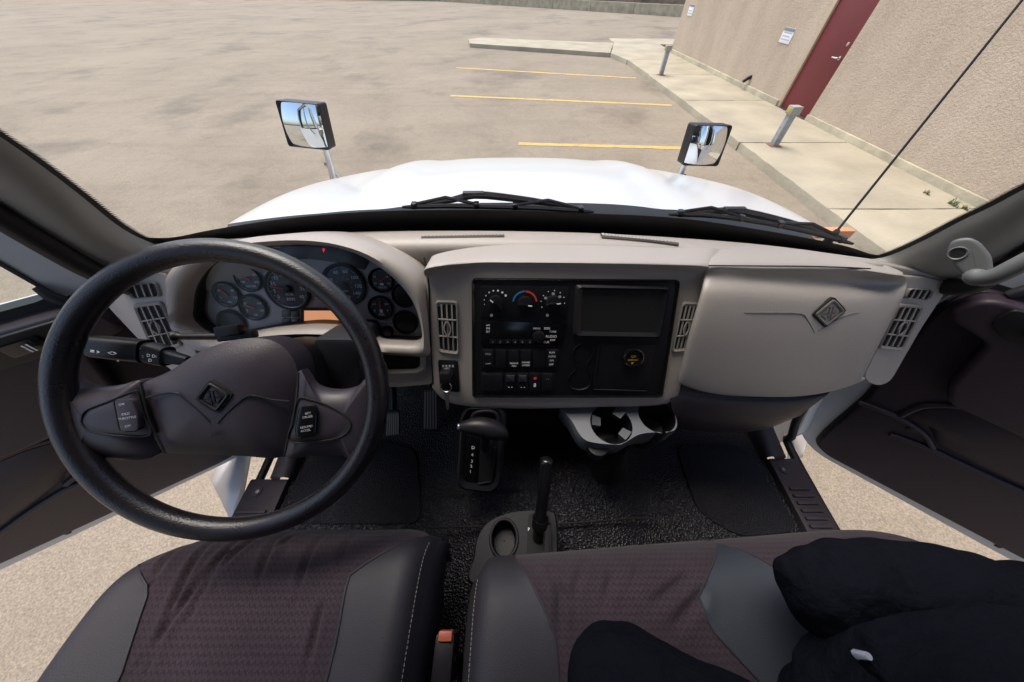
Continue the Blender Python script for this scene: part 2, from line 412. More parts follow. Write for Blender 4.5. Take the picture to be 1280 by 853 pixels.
rough_slab([(3.88, 16.72), (4.58, 19.42), (-1.6, 21.2), (-2.2, 20.6), (-2.0, 19.3)], pave)
rough_slab([(4.62, 19.42), (6.62, 19.02), (14, 18.4), (14, 20.0), (4.7, 21)], pave)

# stucco building
bld = thing('stucco_building', (6.35, 8, GZ), 'beige stucco building with a dark red door beside the pavement', 'building')
WXX = 6.36
box('wall', (WXX, -6, GZ+.25), (WXX+.3, 7.98, GZ+4.6), stucco, bld, 0)
box('wall', (WXX, 9.08, GZ+.25), (WXX+.3, 16.9, GZ+4.6), stucco, bld, 0)
box('wall', (WXX, 7.98, GZ+2.36), (WXX+.3, 9.08, GZ+4.6), stucco, bld, 0)
box('wall', (WXX+.3, 16.6, GZ+.25), (WXX+9, 16.9, GZ+4.6), stucco, bld, 0)
for a, c in ((-6, 7.96), (9.10, 16.95)): box('foundation', (WXX-.05, a, GZ), (WXX+.3, c, GZ+.247), concrete2, bld, .012)
box('door_frame', (WXX-.012, 9.0, GZ+.14), (WXX+.1, 9.10, GZ+2.37), mat('door_frame_paint', (.45, .35, .24), .6), bld, .004)
dr = box('door', (WXX+.03, 7.99, GZ+.15), (WXX+.08, 8.995, GZ+2.355), reddoor, bld, .004)
for z, r in ((1.12, .032), (1.32, .03)):
    c = V((WXX+.03, 8.12, GZ+z)); disc('lock', c-V((.012, 0, 0)), V((0, -1, 0)), V((0, 0, 1)), r, .014, steel, dr, 16)
tube('handle', [(WXX+.02, 8.12, GZ+1.12), (WXX-.03, 8.12, GZ+1.12), (WXX-.035, 8.15, GZ+1.12), (WXX-.035, 8.25, GZ+1.12)], .012, steel, dr, 8)
def onwall(p): return onx(p, WXX-.006)
for i, (cs, lines) in enumerate((([(978, 35), (993, 34), (990, 54), (975, 56)], 3), ([(861, 6), (868, 5), (866, 20), (860, 21)], 2))):
    q = [onwall(p) for p in cs]; y0 = (q[0].y+q[3].y)/2; y1 = (q[1].y+q[2].y)/2; z1 = (q[0].z+q[1].z)/2; z0 = (q[2].z+q[3].z)/2
    o = box('notice', (WXX-.012, min(y0, y1), z0), (WXX-.001, max(y0, y1), z1), paper, bld, .002)
    yy0, yy1 = min(y0, y1), max(y0, y1); h = z1-z0
    for k in range(lines): box('printed_line', (WXX-.0135, yy0+.05*(k % 2+1), z0+h*(.2+.22*k)), (WXX-.0118, yy1-.05, z0+h*(.28+.22*k)), dim_i, o, 0)
    box('notice_header', (WXX-.02, yy0+.01, z1-.05), (WXX-.0119, yy1-.01, z1), mat('notice_clip_%d' % i, (.2, .22, .24), .5), o, .002)
pc = onwall((938, 98)); tube('drain_spout', [pc+V((.05, 0, .04)), pc+V((-.07, 0, .0)), pc+V((-.16, 0, -.07))], [.045, .045, .042], black, bld, 10)

def post(name, p, h, label):
    c = onz(p, GZ+KH); t = thing(name, c, label, 'post', 'vehicle plug-in posts on the pavement')
    box('foot_plate', c+V((-.10, -.10, -.01)), c+V((.10, .10, .012)), mat('rusty_plate_'+label[:5], (.2, .1, .06), .9, var=.4), t, .003)
    box('post', c+V((-.055, -.055, .006)), c+V((.055, .055, h-.1)), galv, t, .008)
    hd = box('outlet_box', c+V((-.085, -.075, h-.12)), c+V((.085, .075, h)), mat('outlet_grey_'+label[:5], (.33, .33, .3), .5), t, .01)
    box('outlet_cover', c+V((-.091, -.05, h-.10)), c+V((-.084, .05, h-.02)), mat('outlet_yellow_'+label[:5], (.45, .34, .08), .5), hd, .003)
    return t
post('outlet_post', (967, 182), .60, 'grey square outlet post on the pavement in front of the red door')
post('outlet_post', (826, 94), .68, 'grey square outlet post on the pavement near the corner of the building')

# weeds in the joints
rnd = random.Random(3)
def tuft(p, z, s, label, nb=26):
    c = onz(p, z); v, f = [], []
    for k in range(nb):
        a = rnd.uniform(0, 6.28); l = s*rnd.uniform(.5, 1.2); lean = rnd.uniform(.3, 1.1); w = s*.07
        o = c+V((rnd.uniform(-.3, .3)*s*.7, rnd.uniform(-1, 1)*s*.9, 0)); d = V((math.cos(a), math.sin(a), 0)); s_ = V((-d.y, d.x, 0))*w
        m1 = o+d*l*lean*.4+V((0, 0, l*.6)); tip = o+d*l*lean+V((0, 0, l*.85)); i = len(v)
        v += [o-s_, o+s_, m1+s_*.7, m1-s_*.7, tip]; f += [(i, i+1, i+2, i+3), (i+3, i+2, i+4)]
    tag(mk('weed_tuft', v, f, grassm, loc=c), label, 'weed', 'weeds in the pavement joints')
tuft((1190, 257), GZ+KH, .085, 'low green weed tuft where the foundation meets the pavement')
tuft((1158, 243), GZ+KH, .06, 'low green weed tuft where the foundation meets the pavement')
tuft((1205, 262), GZ+KH, .06, 'low green weed tuft where the foundation meets the pavement')
tuft((1034, 272), GZ, .10, 'green weed tuft growing at the foot of the kerb')
tuft((955, 214), GZ, .07, 'green weed tuft growing at the foot of the kerb', 14)

# far retaining wall with an earth bank behind it, and a strip of rubble
rw = thing('retaining_wall', (4, 42, GZ), 'long low concrete retaining wall at the far side of the lot', 'wall')
pts = [V((-60, 64, 0)), V((-24, 57.5, 0)), V((-8.6, 54, 0)), V((13, 34, 0)), V((30, 24, 0))]
for i, (a, c) in enumerate(zip(pts[1:-1], pts[2:])):
    d = (c-a).normalized(); s = V((d.y, -d.x, 0)); N = max(1, int((c-a).length/4))
    for k in range(N):
        p, q = a+(c-a)*(k/N)+d*.02, a+(c-a)*((k+1)/N)-d*.02
        vv = [p, q, q-s*.3, p-s*.3]; vv = [V((w.x, w.y, GZ-.02)) for w in vv]+[V((w.x, w.y, GZ+.62)) for w in vv]
        mk('panel', vv, [(0, 1, 2, 3), (4, 5, 6, 7), (0, 1, 5, 4), (1, 2, 6, 5), (2, 3, 7, 6), (3, 0, 4, 7)], concrete2, rw, False)
rows = []
for k, (off, h) in enumerate(((-.35, .4), (-.6, .9), (-2, 1.6), (-5, 2.6), (-12, 3.2))):
    r = []
    for t in range(60):
        q = cat(pts[1:], 60)[t]; r.append(V((q.x+off*-.6, q.y-off*.8, GZ+h*rnd.uniform(.7, 1.2))))
    rows.append(r)
tag(loft('earth_bank', rows, earth, raw=True), kind='structure')
for k in range(7):
    c = V((-34+k*1.6+rnd.uniform(-.4, .4), 57.5+rnd.uniform(-.5, .5), GZ)); w = rnd.uniform(.5, 1.0)
    o = pillow('kerb_stone', circ(c, V((1, 0, 0)), V((0, .35, 0)), w, 9), (0, 0, 1), rnd.uniform(.2, .35), earth, None, .05, 3, 2.)
    for v_ in o.data.vertices: v_.co += V((rnd.uniform(-.05, .05), rnd.uniform(-.05, .05), rnd.uniform(-.03, .03)))
    tag(o, 'dark stone lying at the far edge of the lot', 'stone', 'dark stones at the far edge of the lot')

# ================================================================== truck front end
HX = -.05
def hz(x, y):
    t = (x-HX)/.86; yy = y-.74
    z = .742-.06*yy-.185*yy*yy
    if yy > 1.0: z -= .5*(yy-1.0)**2
    at = abs(t)
    z -= (.055+.045*yy)*at**2.6
    z += .016*math.exp(-((at-.50)/.10)**2)*min(1, yy*2.) - .006*math.exp(-((at-.62)/.05)**2)*min(1, yy*3)
    z += .012*(1-min(1, at/.42)**4)
    return z
rows = []
for j in range(44):
    y = .775+j*(1.35/43); r = []
    hw = .80-.10*max(0, (y-1.0))**1.5
    for i in range(61):
        t = -1+2*i/60; x = HX+hw*t; z = hz(x, y)
        r.append(V((x, y, z)))
    rl = r[0]; rq = r[-1]
    r = [rl+V((-.05, 0, -.38)), rl+V((-.04, 0, -.10)), rl+V((-.022, 0, -.03)), rl+V((-.008, 0, -.007))]+r+[rq+V((.008, 0, -.007)), rq+V((.022, 0, -.03)), rq+V((.04, 0, -.10)), rq+V((.05, 0, -.38))]
    rows.append(r)
rows.insert(0, [p+V((0, -.004, -.12)) for p in rows[0]])
last = rows[-1]; rows += [[V((p.x*.98, p.y+.05, p.z-.05)) for p in last], [V((p.x*.97, p.y+.07, min(p.z-.3, .05))) for p in last]]
hood = thing('truck_hood', (HX, 1.3, -.2), 'glossy white truck hood in front of the windshield', 'hood')
loft('hood_panel', rows, white_p, hood, raw=True, angle=60)
box('marker_lamp', ony((1041, 291), .80)+V((-.05, -.012, -.012)), ony((1041, 291), .80)+V((.05, .012, .012)), lens_m, hood, .004)
# cowl under the wipers
cow = [[V((x, wsy(x, .70)+.012, .665)) for x in [-.80+.07*k for k in range(21)]], [V((x, wsy(x, .70)+.05, .672)) for x in [-.80+.07*k for k in range(21)]], [V((x, max(.86, wsy(x, .70)+.12), .655)) for x in [-.80+.07*k for k in range(21)]]]
tag(loft('cowl_panel', cow, black, nu=40, nv=6), 'black cowl panel between windshield and hood', 'cowl')

# hood mirrors
def mirror(corners, postp, y, label, tilt):
    q = [ony(p, y) for p in corners]; c = sum(q, V())/4
    # turn the head about its vertical axis, it keeps its outline
    n = ((q[1]-q[0]).cross(q[3]-q[0])).normalized()
    if n.y > 0: n = -n
    t = thing('hood_mirror', ony(postp[-1], y), label, 'mirror', 'mirrors on stalks at the hood sides')
    nn = (V((0, -1, .0))+V(tilt)).normalized()
    q = [onp(p, c, nn) for p in corners]
    o = rr(q, .010); i = [c+(p-c)*.93 for p in o]
    ring('rim', [c+(p-c)*1.01 for p in o], [c+(p-c)*.955 for p in o], nn, .02, black, t, .004)
    plate('backing', [c+(p-c)*1.0-nn*.012 for p in o], nn, .05, black, t, .012)
    # convex glass
    def bulge(w): return w
    gq_ = [c+(p-c)*.972 for p in q]; N = 16
    rows = [[(gq_[0]*(1-a)+gq_[1]*a)*(1-e)+(gq_[3]*(1-a)+gq_[2]*a)*e-nn*.010+nn*(.020*(1-((2*a-1)**2+(2*e-1)**2)/2)) for a in [k/N for k in range(N+1)]] for e in [k/N for k in range(N+1)]]
    loft('glass', rows, chrome, t, raw=True, angle=80)
    pp = [ony(p, y) for p in postp]
    b0 = c-nn*.05
    tube('stalk', [b0, V((pp[0].x, y+.03, pp[0].z))]+[V((p.x, y+.03+.02*k, p.z)) for k, p in enumerate(pp[1:], 1)]+[V((pp[-1].x, y+.06, pp[-1].z-.25))], .013, steel, t, 12)
    return t, pp
tl, ppl = mirror([(344, 125), (398, 130), (412, 188), (361, 183)], [(404, 190), (411, 229)], 1.42, 'square convex mirror on a steel stalk at the driver side of the hood', (-.02, 0, .13))
tube('brace', [ony((407, 205), 1.45), ony((426, 224), 1.52), ony((432, 240), 1.56)], .008, steel, tl, 8)
tr_, ppr = mirror([(869, 156), (916, 157), (897, 208), (853, 207)], [(859, 207), (852, 236)], 1.42, 'square convex mirror on a steel stalk at the passenger side of the hood', (.0, 0, .13))
tube('brace', [ony((856, 220), 1.45), ony((845, 229), 1.52), ony((838, 240), 1.56)], .008, steel, tr_, 8)

# antenna
a0 = ony((1043, 293), .74); a1 = ony((1270, 10), .86)
an = thing('whip_antenna', a0, 'thin black whip antenna beside the passenger end of the windshield', 'antenna')
tube('mast', [a0, a1, a1+(a1-a0)*.5], [.0032, .0024, .0016], black, an, 6)
tube('base', [a0+V((0, 0, -.05)), a0, a0+(a1-a0)*.03], [.012, .010, .005], black, an, 10)

# wipers
def wiper(blade, arm, label):
    w = thing('windshield_wiper', ws(blade[len(blade)//2], .03), label, 'wiper', 'wipers resting at the foot of the windshield')
    b_ = cat([ws(p, .022) for p in blade], 16); tube('blade', b_, [.003]+[.0055]*14+[.003], black, w, 6)
    a = cat([ws(p, .045) for p in arm], 14); tube('arm', a, [.004+.005*math.sin(math.pi*k/13) for k in range(14)], black, w, 6)
    n = len(b_)
    for i0, i1 in ((1, 6), (9, 14)):
        p, q = b_[i0], b_[i1]; mid = (p+q)/2+V((0, .012, .016)); tube('yoke', [p+V((0, .004, .004)), mid, q+V((0, .004, .004))], .004, blackg, w, 6)
    pv = a[5]; box('pivot_clip', pv-V((.025, .006, .006)), pv+V((.025, .007, .008)), black, w, .003)
    for i in (1, 6, 9, 14):
        box('clip', b_[i]-V((.006, .006, .004)), b_[i]+V((.006, .008, .010)), blackg, w, .002)
    return w
wiper([(503, 259), (560, 258), (620, 259), (680, 261), (742, 265)], [(520, 256), (560, 251), (595, 244), (640, 248), (690, 255), (725, 262)], 'black wiper at the middle of the windshield foot')
wiper([(836, 268), (890, 270), (950, 278), (1010, 290), (1066, 305)], [(850, 266), (890, 264), (920, 264), (960, 272), (1010, 285), (1055, 300)], 'black wiper at the passenger side of the windshield foot')

# windshield: glass, black printed border with saw-tooth edge
win = thing('windshield', (HX, .67, .72), 'raked windshield glass with black printed border', 'windshield')
e0 = [ws(p) for p in ((185, 300), (0, 170))]; e1 = [ws(p) for p in ((1106, 320), (1280, 240))]
def edge(e, z): t = (z-e[0].z)/(e[1].z-e[0].z); return e[0].x+(e[1].x-e[0].x)*t
rows = []
for j in range(14):
    z = .68+.77*j/13; x0, x1 = edge(e0, z)-.03, edge(e1, z)+.03
    rows.append([V((x0+(x1-x0)*i/30, wsy(x0+(x1-x0)*i/30, z)+.008, z)) for i in range(31)])
loft('glass', rows, glass_m, win, raw=True)
top = [(175, 297), (215, 297), (262, 288), (330, 277), (400, 269), (480, 264), (560, 262.5), (640, 263), (740, 267), (850, 273), (960, 289), (1050, 306), (1090, 318), (1118, 320)]
tp = cat([ws(p, .004) for p in top], 60)
loft('border_band', [[V((p.x, wsy(p.x, p.z-.16)+.004, p.z-.16)) for p in tp], [V((p.x, wsy(p.x, p.z-.08)+.004, p.z-.08)) for p in tp], tp], rubber, win, raw=True)
def teeth(name, pts, side):
    c = cat([ws(p, .004) for p in pts], 240); v, f = [], []
    for k, p in enumerate(c):
        w = .016 if k % 2 else .009
        v += [V((p.x-side*.03, wsy(p.x-side*.03, p.z)+.004, p.z)), V((p.x+side*w, wsy(p.x+side*w, p.z)+.004, p.z))]
        if k: f.append((2*k-2, 2*k-1, 2*k+1, 2*k))
    mk(name, v, f, rubber, win)
teeth('border_teeth', [(215, 301), (185, 301), (150, 283), (100, 244), (50, 206), (0, 172), (-70, 124)], 1)
teeth('border_teeth', [(1080, 322), (1106, 320), (1150, 302), (1200, 276), (1240, 257), (1280, 236), (1350, 200)], -1)
# ================================================================== cab shell
def pillar(name, up_, lo_, xl):
    a = cat([ws(p, -.004) for p in up_], 26); c = cat([onx(p, xl) for p in lo_], 26)
    rows = []
    for k in range(26):
        p, q = a[k], c[k]; toc = (CAM-(p+q)/2).normalized(); r = []
        for i in range(11):
            t = i/10; r.append(p+(q-p)*t+toc*(.030*math.sin(math.pi*t)**.8)+(V((0, .03, 0)) if i == 10 else V()))
        rows.append(r)
    o = loft(name, rows, pillar_m, raw=True, angle=60); tag(o, kind='structure'); return c
cl_ = pillar('pillar_left', [(225, 312), (190, 304), (150, 284), (100, 244), (50, 206), (0, 171), (-90, 112)], [(205, 362), (165, 353), (115, 331), (60, 299), (0, 262), (-60, 228), (-160, 172)], -.90)
cr_ = pillar('pillar_right', [(1066, 324), (1104, 322), (1150, 303), (1200, 277), (1240, 258), (1280, 237), (1370, 192)], [(1160, 350), (1188, 352), (1212, 350), (1240, 336), (1262, 324), (1285, 310), (1370, 262)], .86)
for nm, c, sx in (('door_seal', cl_, -1), ('door_seal', cr_, 1)):
    tag(tube(nm, [p+V((-sx*.004, -.012, -.003)) for p in c]+[V((c[-1].x+sx*.01, .25, 1.40))], .019, rubber, loc=c[10]), 'thick black rubber seal along the %s windshield pillar' % ('driver side' if sx < 0 else 'passenger side'), 'seal')

# cab floor, toe board, engine cover
fl_rows = []
for y, z in ((-.75, -.005), (-.3, -.005), (.2, 0.), (.50, 0.), (.62, .04), (.74, .16), (.86, .34), (.95, .60)):
    r = []
    for i in range(37):
        x = -.86+1.72*i/36; hump = .085*math.exp(-((x-.03)/.30)**6)*max(0, min(1, (y+.1)/.35))
        r.append(V((x, y, z+hump)))
    fl_rows.append(r)
floor = tag(loft('floor', fl_rows, floor_m, nu=37, nv=40, fn=None), kind='structure')
# ribbed mat fields pressed into the rubber, a few mm proud
def field(pts, name='heel_mat'):
    q = [onz(p, .006) for p in pts]; plate(name, rr(q, .05, 5), (0, 0, 1), .008, heel_m, floor, .003)
field([(845, 556), (928, 556), (1000, 664), (925, 672), (872, 640)])
field([(385, 572), (470, 548), (520, 560), (528, 655), (350, 655)])

for pts in ([(535, 660), (700, 655), (800, 648), (822, 655), (845, 680)], [(530, 610), (600, 615), (650, 612)]):
    tube('floor_seam', [onz(p, .089 if 560 < p[0] < 800 else .06) for p in cat([V((a, c, 0)) for a, c in pts], 16)], .003, hole, floor, 6)

# sill plates with ribs
def sill(x0, x1, y0, y1, label, brk):
    s = thing('sill_plate', ((x0+x1)/2, (y0+y1)/2, 0), label, 'sill plate', 'door sill plates')
    box('plate', (x0, y0, -.03), (x1, y1, .022), dark2, s, .008)
    w = .010; N = 21; yb = y1-.085-N*.022; r0 = box('rib', (x0+.014, yb, .018), (x1-.022, yb+w, .030), dark2, s, .003)
    for k in range(1, N): copyo(r0, (0, k*.022, 0), s)
    c = V(((x0+x1)/2-.02, y1-.04, .022)); annul('screw_hole', c+V((0, 0, .003)), V((1, 0, 0)), V((0, 1, 0)), .007, .016, .004, dark2, s); disc('screw', c+V((0, 0, .002)), V((1, 0, 0)), V((0, 1, 0)), .009, .003, key_m, s, 12)
    sx = 1 if x0 > 0 else -1
    xi = x0 if sx > 0 else x1
    # raised kick trim in front of the plate
    loft('kick_trim', [[V((xi-sx*.012, y, z)) for y, z in ((y1, .0), (y1+.12, .0), (y1+.25, .02), (y1+.4, .2))],
                       [V((xi+sx*.0, y, z+.035)) for y, z in ((y1, .0), (y1+.12, .02), (y1+.25, .06), (y1+.4, .26))],
                       [V((xi+sx*.055, y, z+.035)) for y, z in ((y1, .0), (y1+.12, .02), (y1+.25, .06), (y1+.4, .26))],
                       [V((xi+sx*.065, y, z-.03)) for y, z in ((y1, .0), (y1+.12, .0), (y1+.25, .02), (y1+.4, .2))]], dark2, s, 14, 12)
    return s
sill(.845, .950, -.7, .37, 'dark ribbed sill plate at the foot of the passenger doorway', 0)
sill(-.975, -.845, -.7, .30, 'dark ribbed sill plate at the foot of the driver doorway', 0)
for sx in (-1, 1):     # body side below and ahead of the doorways
    x = sx*.975; seal = [V((x, -.7, .0)), V((x, .32, .0)), V((x, .45, .05)), V((x+sx*.005, .53, .22)), V((x-sx*.01, .56, .5)), V((x-sx*.04, .53, .72))]
    t = thing('door_opening_trim', (x, .3, 0), 'black seal and white body edge round the %s doorway' % ('driver side' if sx < 0 else 'passenger side'), 'door opening')
    tube('seal', [p-V((sx*.014, 0, .004)) for p in cat(seal, 30)], .013, rubber, t, 8)
    seal = seal[2:]
    rows = [[p+V((sx*.008, 0, -.012)) for p in cat(seal, 30)], [p+V((sx*.05, .01, -.03)) for p in cat(seal, 30)], [p+V((sx*.06, .04, -.30)) for p in cat(seal, 30)]]
    loft('body_edge', rows, white_p, t, 30, 8)
    # firewall side below the dash
    box('kick_panel', (min(x*.90, x*.86), .50, .0), (max(x*.90, x*.86), .95, .60), black, t, .01)
# front wheel arch panels below the cab
lf = thing('fender_panel', (-1.2, .45, -.4), 'white fender panel below the driver doorway', 'fender')
loft('panel', [[onz((308, 560), -.03), onz((299, 606), -.03), onz((289, 653), -.03)], [onz((294, 560), -.16), onz((280, 604), -.16), onz((277, 628), -.12)], [onz((281, 560), -.30), onz((263, 600), -.30), onz((265, 604), -.28)]], white_p, lf, raw=True, thick=.02)
rf = thing('fender_panel', (1.1, .5, -.4), 'white fender panel below the passenger doorway', 'fender')
loft('panel', [[onz((984, 528), -.05), onz((992, 560), -.05), onz((993, 584), -.05)], [onz((992, 528), -.2), onz((1000, 556), -.2), onz((997, 578), -.12)], [onz((1004, 528), -.35), onz((1010, 548), -.35), onz((1004, 566), -.2)]], white_p, rf, 12, 10, thick=.02)

# ================================================================== doors
def door(side, q, d, label):
    d = V((*d, 0)).normalized(); n = V((-d.y, d.x, 0))
    if n.y > 0: n = -n
    q = V(q)
    D = lambda a, z, off=0.: q+d*a+V((0, 0, z))+n*off
    Dp = lambda p, off=0.: onp(p, q+n*off, n)
    t = thing('cab_door', q, label, 'door')
    Rr = side > 0
    sh = [(-.05, .665), (-.06, .35), (.035, .03), (.09, -.055), (.178, -.105), (.60, -.10), (1.0, -.09), (1.04, .3), (1.02, .665)]
    plate('shell', rr([D(a, z, -.02) for a, z in sh], .05), n, .06, white_p, t, .012)
    tr = [(-.01, .58), (-.012, .64), (.0, .672), (.5, .672), (.98, .672), (.98, .3), (.95, -.03), (.62, -.045), (.2, -.062), (.14, -.03), (.12, .05), (.086, .26)]
    tp_ = plate('trim_panel', rr([D(a, z) for a, z in tr], .03), n, .03, dark, t, .008)
    tc_ = sum([D(a, z) for a, z in tr], V())/len(tr)
    plate('trim_seal', rr([tc_+(D(a, z)-tc_)*1.035-n*.013 for a, z in tr], .03), n, .02, rubber, t, .004)
    ld = [(-.008, .60), (-.005, .655), (.02, .672), (.5, .674), (.985, .674), (.985, .36), (.5, .37), (.17, .385), (.135, .43), (.085, .575)]
    plate('armrest_ledge', rr([D(a, z, .036) for a, z in ld], .02), n, .04, dark, t, .012, seg=4)
    # map pocket: raised lip
    if Rr: lip = [(1074, 503), (1100, 512), (1130, 526), (1155, 543), (1166, 560)]; low = [(1112, 543), (1135, 551), (1165, 562), (1220, 588), (1282, 616), (1400, 668)]; up_ = [(1126, 520), (1150, 509), (1185, 507), (1230, 512), (1280, 521), (1400, 545)]
    else: lip = [(200, 520), (160, 545), (120, 575), (92, 598), (82, 606)]; low = [(110, 600), (82, 612), (40, 638), (-2, 668), (-100, 730)]; up_ = [(120, 560), (95, 545), (70, 548), (30, 560), (-5, 575), (-100, 620)]
    for nm, l in (('pocket_lip', lip), ('pocket_lip', low), ('pocket_lip', up_)):
        tube(nm, cat([Dp(p, .004) for p in l], 20), .008, dark, tp_, 8)
    if Rr: pk = [(1172, 556), (1160, 532), (1135, 520), (1160, 512), (1200, 511), (1280, 523), (1400, 548), (1400, 660), (1280, 610), (1220, 582)]
    else: pk = [(78, 602), (90, 575), (100, 560), (70, 553), (30, 565), (-5, 580), (-100, 625), (-100, 722), (-2, 662), (40, 632)]
    pillow('pocket_pad', [Dp(p, .002) for p in pk], n, .018, dark, tp_, .01, 5, 2.5)
    if Rr: c = Dp((1138, 538), .003); disc('screw', c, d, V((0, 0, 1)), .011, .004, black, tp_, 14)
    # window frame, glass and sweep
    xs_ = d
    fr = [(-.055, .66), (-.03, .85), (.06, 1.25), (.2, 1.42), (.95, 1.42), (.99, 1.2), (.99, .66)]
    fo = rr([D(a, z, -.015) for a, z in fr], .03); ci = sum(fo, V())/len(fo)
    fi = rr([D(a, z, -.015) for a, z in [(.042, .685), (.05, .80), (.12, 1.2), (.25, 1.34), (.88, 1.34), (.91, 1.15), (.91, .685)]], .03)
    ring('window_frame', fo, fi, n, .045, white_p, t)
    ring('window_seal', [p+n*.004 for p in fi], [p+(ci-p).normalized()*.009+n*.004 for p in fi], n, .03, rubber, t)
    plate('window_glass', [p-n*.02 for p in fi], n, .004, glass_m, t, 0)
    # belt bracket at the front corner of the window
    tube('window_channel', [D(.035, .675, .0), D(.045, .70, .0), D(.05, .72, -.01)], [.011, .011, .008], rubber, t, 10)
    # switch panel
    sw = plate('switch_panel', rr([D(a, z, .042) for a, z in ((.045, .668), (.30, .668), (.30, .60), (.085, .60), (.045, .625))], .012), n, .01, black, t, .003)
    box('window_switch', V((-.03, -.016, -.004)), V((.03, .016, .012)), blackg, sw, .004, M=frame_mat(D(.13, .636, .044), d, V((0, 0, 1)), n if d.cross(V((0, 0, 1))).dot(n) > 0 else -n))
    rgt = d if Rr else -d
    text('switch_mark', 'll', D(.12, .636, .0565), rgt, V((0, 0, 1)), .03, white_i, sw)
    tube('mirror_arm', [D(.10, .55, -.10), D(.10, .75, -.22), D(.10, 1.15, -.24)], .018, galv, t, 8)
    # exterior skin moulding
    plate('step_edge', rr([D(a, z, -.078) for a, z in ((.10, -.02), (1.0, -.02), (1.0, -.11), (.16, -.11))], .02), n, .02, white_p, t, .006)
    for a in (.30, .66): box('drain_plug', V((-.006, -.006, -.004)), V((.006, .006, .003)), black, t, .001, M=frame_mat(D(a, -.062, -.019), d, V((0, 0, 1)), n if d.cross(V((0, 0, 1))).dot(n) > 0 else -n))
    return t
door(1, (1.0, .53, 0), (.42, -.36), 'open passenger door with dark trim panel, map pocket and white edge')
door(-1, (-1.0, .50, 0), (-.47, -.31), 'open driver door with dark trim panel and white edge')

# grab handle on the passenger pillar
GHX = .62
gh = thing('grab_handle', onx((1210, 330), GHX), 'grey grab handle bolted to the passenger windshield pillar', 'handle')
gn = (CAM-onx((1210, 330), GHX)).normalized()
def gp(p, off=0.): return onp(p, onx((1210, 330), GHX)+gn*off, gn)
plate('foot', rr(px(gp, [(1183, 312), (1190, 300), (1212, 296), (1226, 303), (1240, 320), (1243, 346), (1226, 358), (1208, 350), (1193, 334)], .004), .006, 3), gn, .05, handle_m, gh, .006, seg=4)
tube('bar', cat([gp((1214, 342), .006), gp((1224, 348), .014), gp((1245, 345), .022), gp((1280, 328), .026), gp((1340, 298), .026), gp((1420, 262), .02)], 22), [.009, .011]+[.0115]*20, handle_m, gh, 12)
c = gp((1197, 317), .0045); gxx = gn.cross(V((0, 0, 1))).normalized(); gyy = gxx.cross(gn)*-1
if gxx.cross(gyy).dot(gn) < 0: gxx = -gxx
annul('bolt_hole', c+gn*.001, gxx, gyy, .0075, .010, .004, handle_m, gh, 20, .001); disc('bolt', c+gn*.0006, gxx, gyy, .0078, .003, hole, gh, 16, 0)

# unseen roof and rear wall of the cab, added to darken the interior
head = mat('headliner', (.16, .155, .15), .9)
rows = []
for y, z in ((.375, 1.43), (.30, 1.475), (.0, 1.50), (-.4, 1.50), (-.76, 1.46), (-.80, 1.40)):
    rows.append([V((-.93+1.86*i/16, y-.10*(abs(i/8-1))**2.5*(1 if y > .1 else 0), z-.10*abs(i/8-1)**4)) for i in range(17)])
rf_ = loft('cab_roof', rows, head, nu=30, nv=20, thick=.04); tag(rf_, kind='structure')
bw = thing('cab_rear_wall', (0, -.8, 0), 'unseen grey rear wall of the cab with a wide window', 'wall')
for lo_, hi_ in (((-.93, -.84, -.02), (.93, -.80, .78)), ((-.93, -.84, 1.26), (.93, -.80, 1.45)), ((-.93, -.84, .78), (-.72, -.80, 1.26)), ((.72, -.84, .78), (.93, -.80, 1.26))): box('panel', lo_, hi_, head, bw, 0)
for sx in (-1, 1): box('side_panel', (min(sx*.93, sx*.97), -.84, -.02), (max(sx*.93, sx*.97), -.46, 1.42), head, bw, .01)  # unseen side panels, added to cut fill light on the dash face
# ================================================================== dashboard
dash = thing('dashboard', (0, .5, .4), 'grey moulded dashboard spanning the cab below the windshield', 'dashboard')
rear = [(182, 305), (300, 298), (400, 292), (480, 289.5), (560, 289), (640, 289.5), (740, 292), (850, 298), (960, 307), (1060, 320), (1110, 328), (1192, 349)]
rz = [.752, .752, .75, .748, .748, .747, .746, .744, .74, .735, .73, .715]
r0 = [onz(p, z) for p, z in zip(rear, rz)]
pf = [1]*9+[.6, .25, .1]
def padrow(dy, dz): return [p+V((0, dy*(f if dy < 0 else 1), dz*(1 if dy > 0 else f))) for p, f in zip(r0, pf)]
loft('top_pad', [padrow(.05, -.03), r0, padrow(-.03, .006), padrow(-.056, .004), padrow(-.072, -.016), padrow(-.076, -.08)], grey, dash, 60, 20)
# defroster slots in the pad
for a in ([(527, 296), (560, 295.5), (600, 294.5), (630, 294)], [(752, 294.5), (790, 297.5), (825, 301), (848, 304)]):
    c = cat([onz(p, .7565) for p in a], 12)
    s = loft('defroster_slot', [[p+V((0, .010, -.006)) for p in c], [p+V((0, .007, .0005)) for p in c], [p+V((0, -.003, .001)) for p in c], [p+V((0, -.005, -.006)) for p in c]], grey_d, dash, 12, 6)
    for k in range(22):
        p = c[0]+(c[-1]-c[0])*(k+.5)/22; 
        if k == 0: t0 = box('slot_tooth', p+V((-.003, .0, .0004)), p+V((.003, .008, .0016)), grey, s, 0); p0 = p
        else: copyo(t0, p-p0, s)
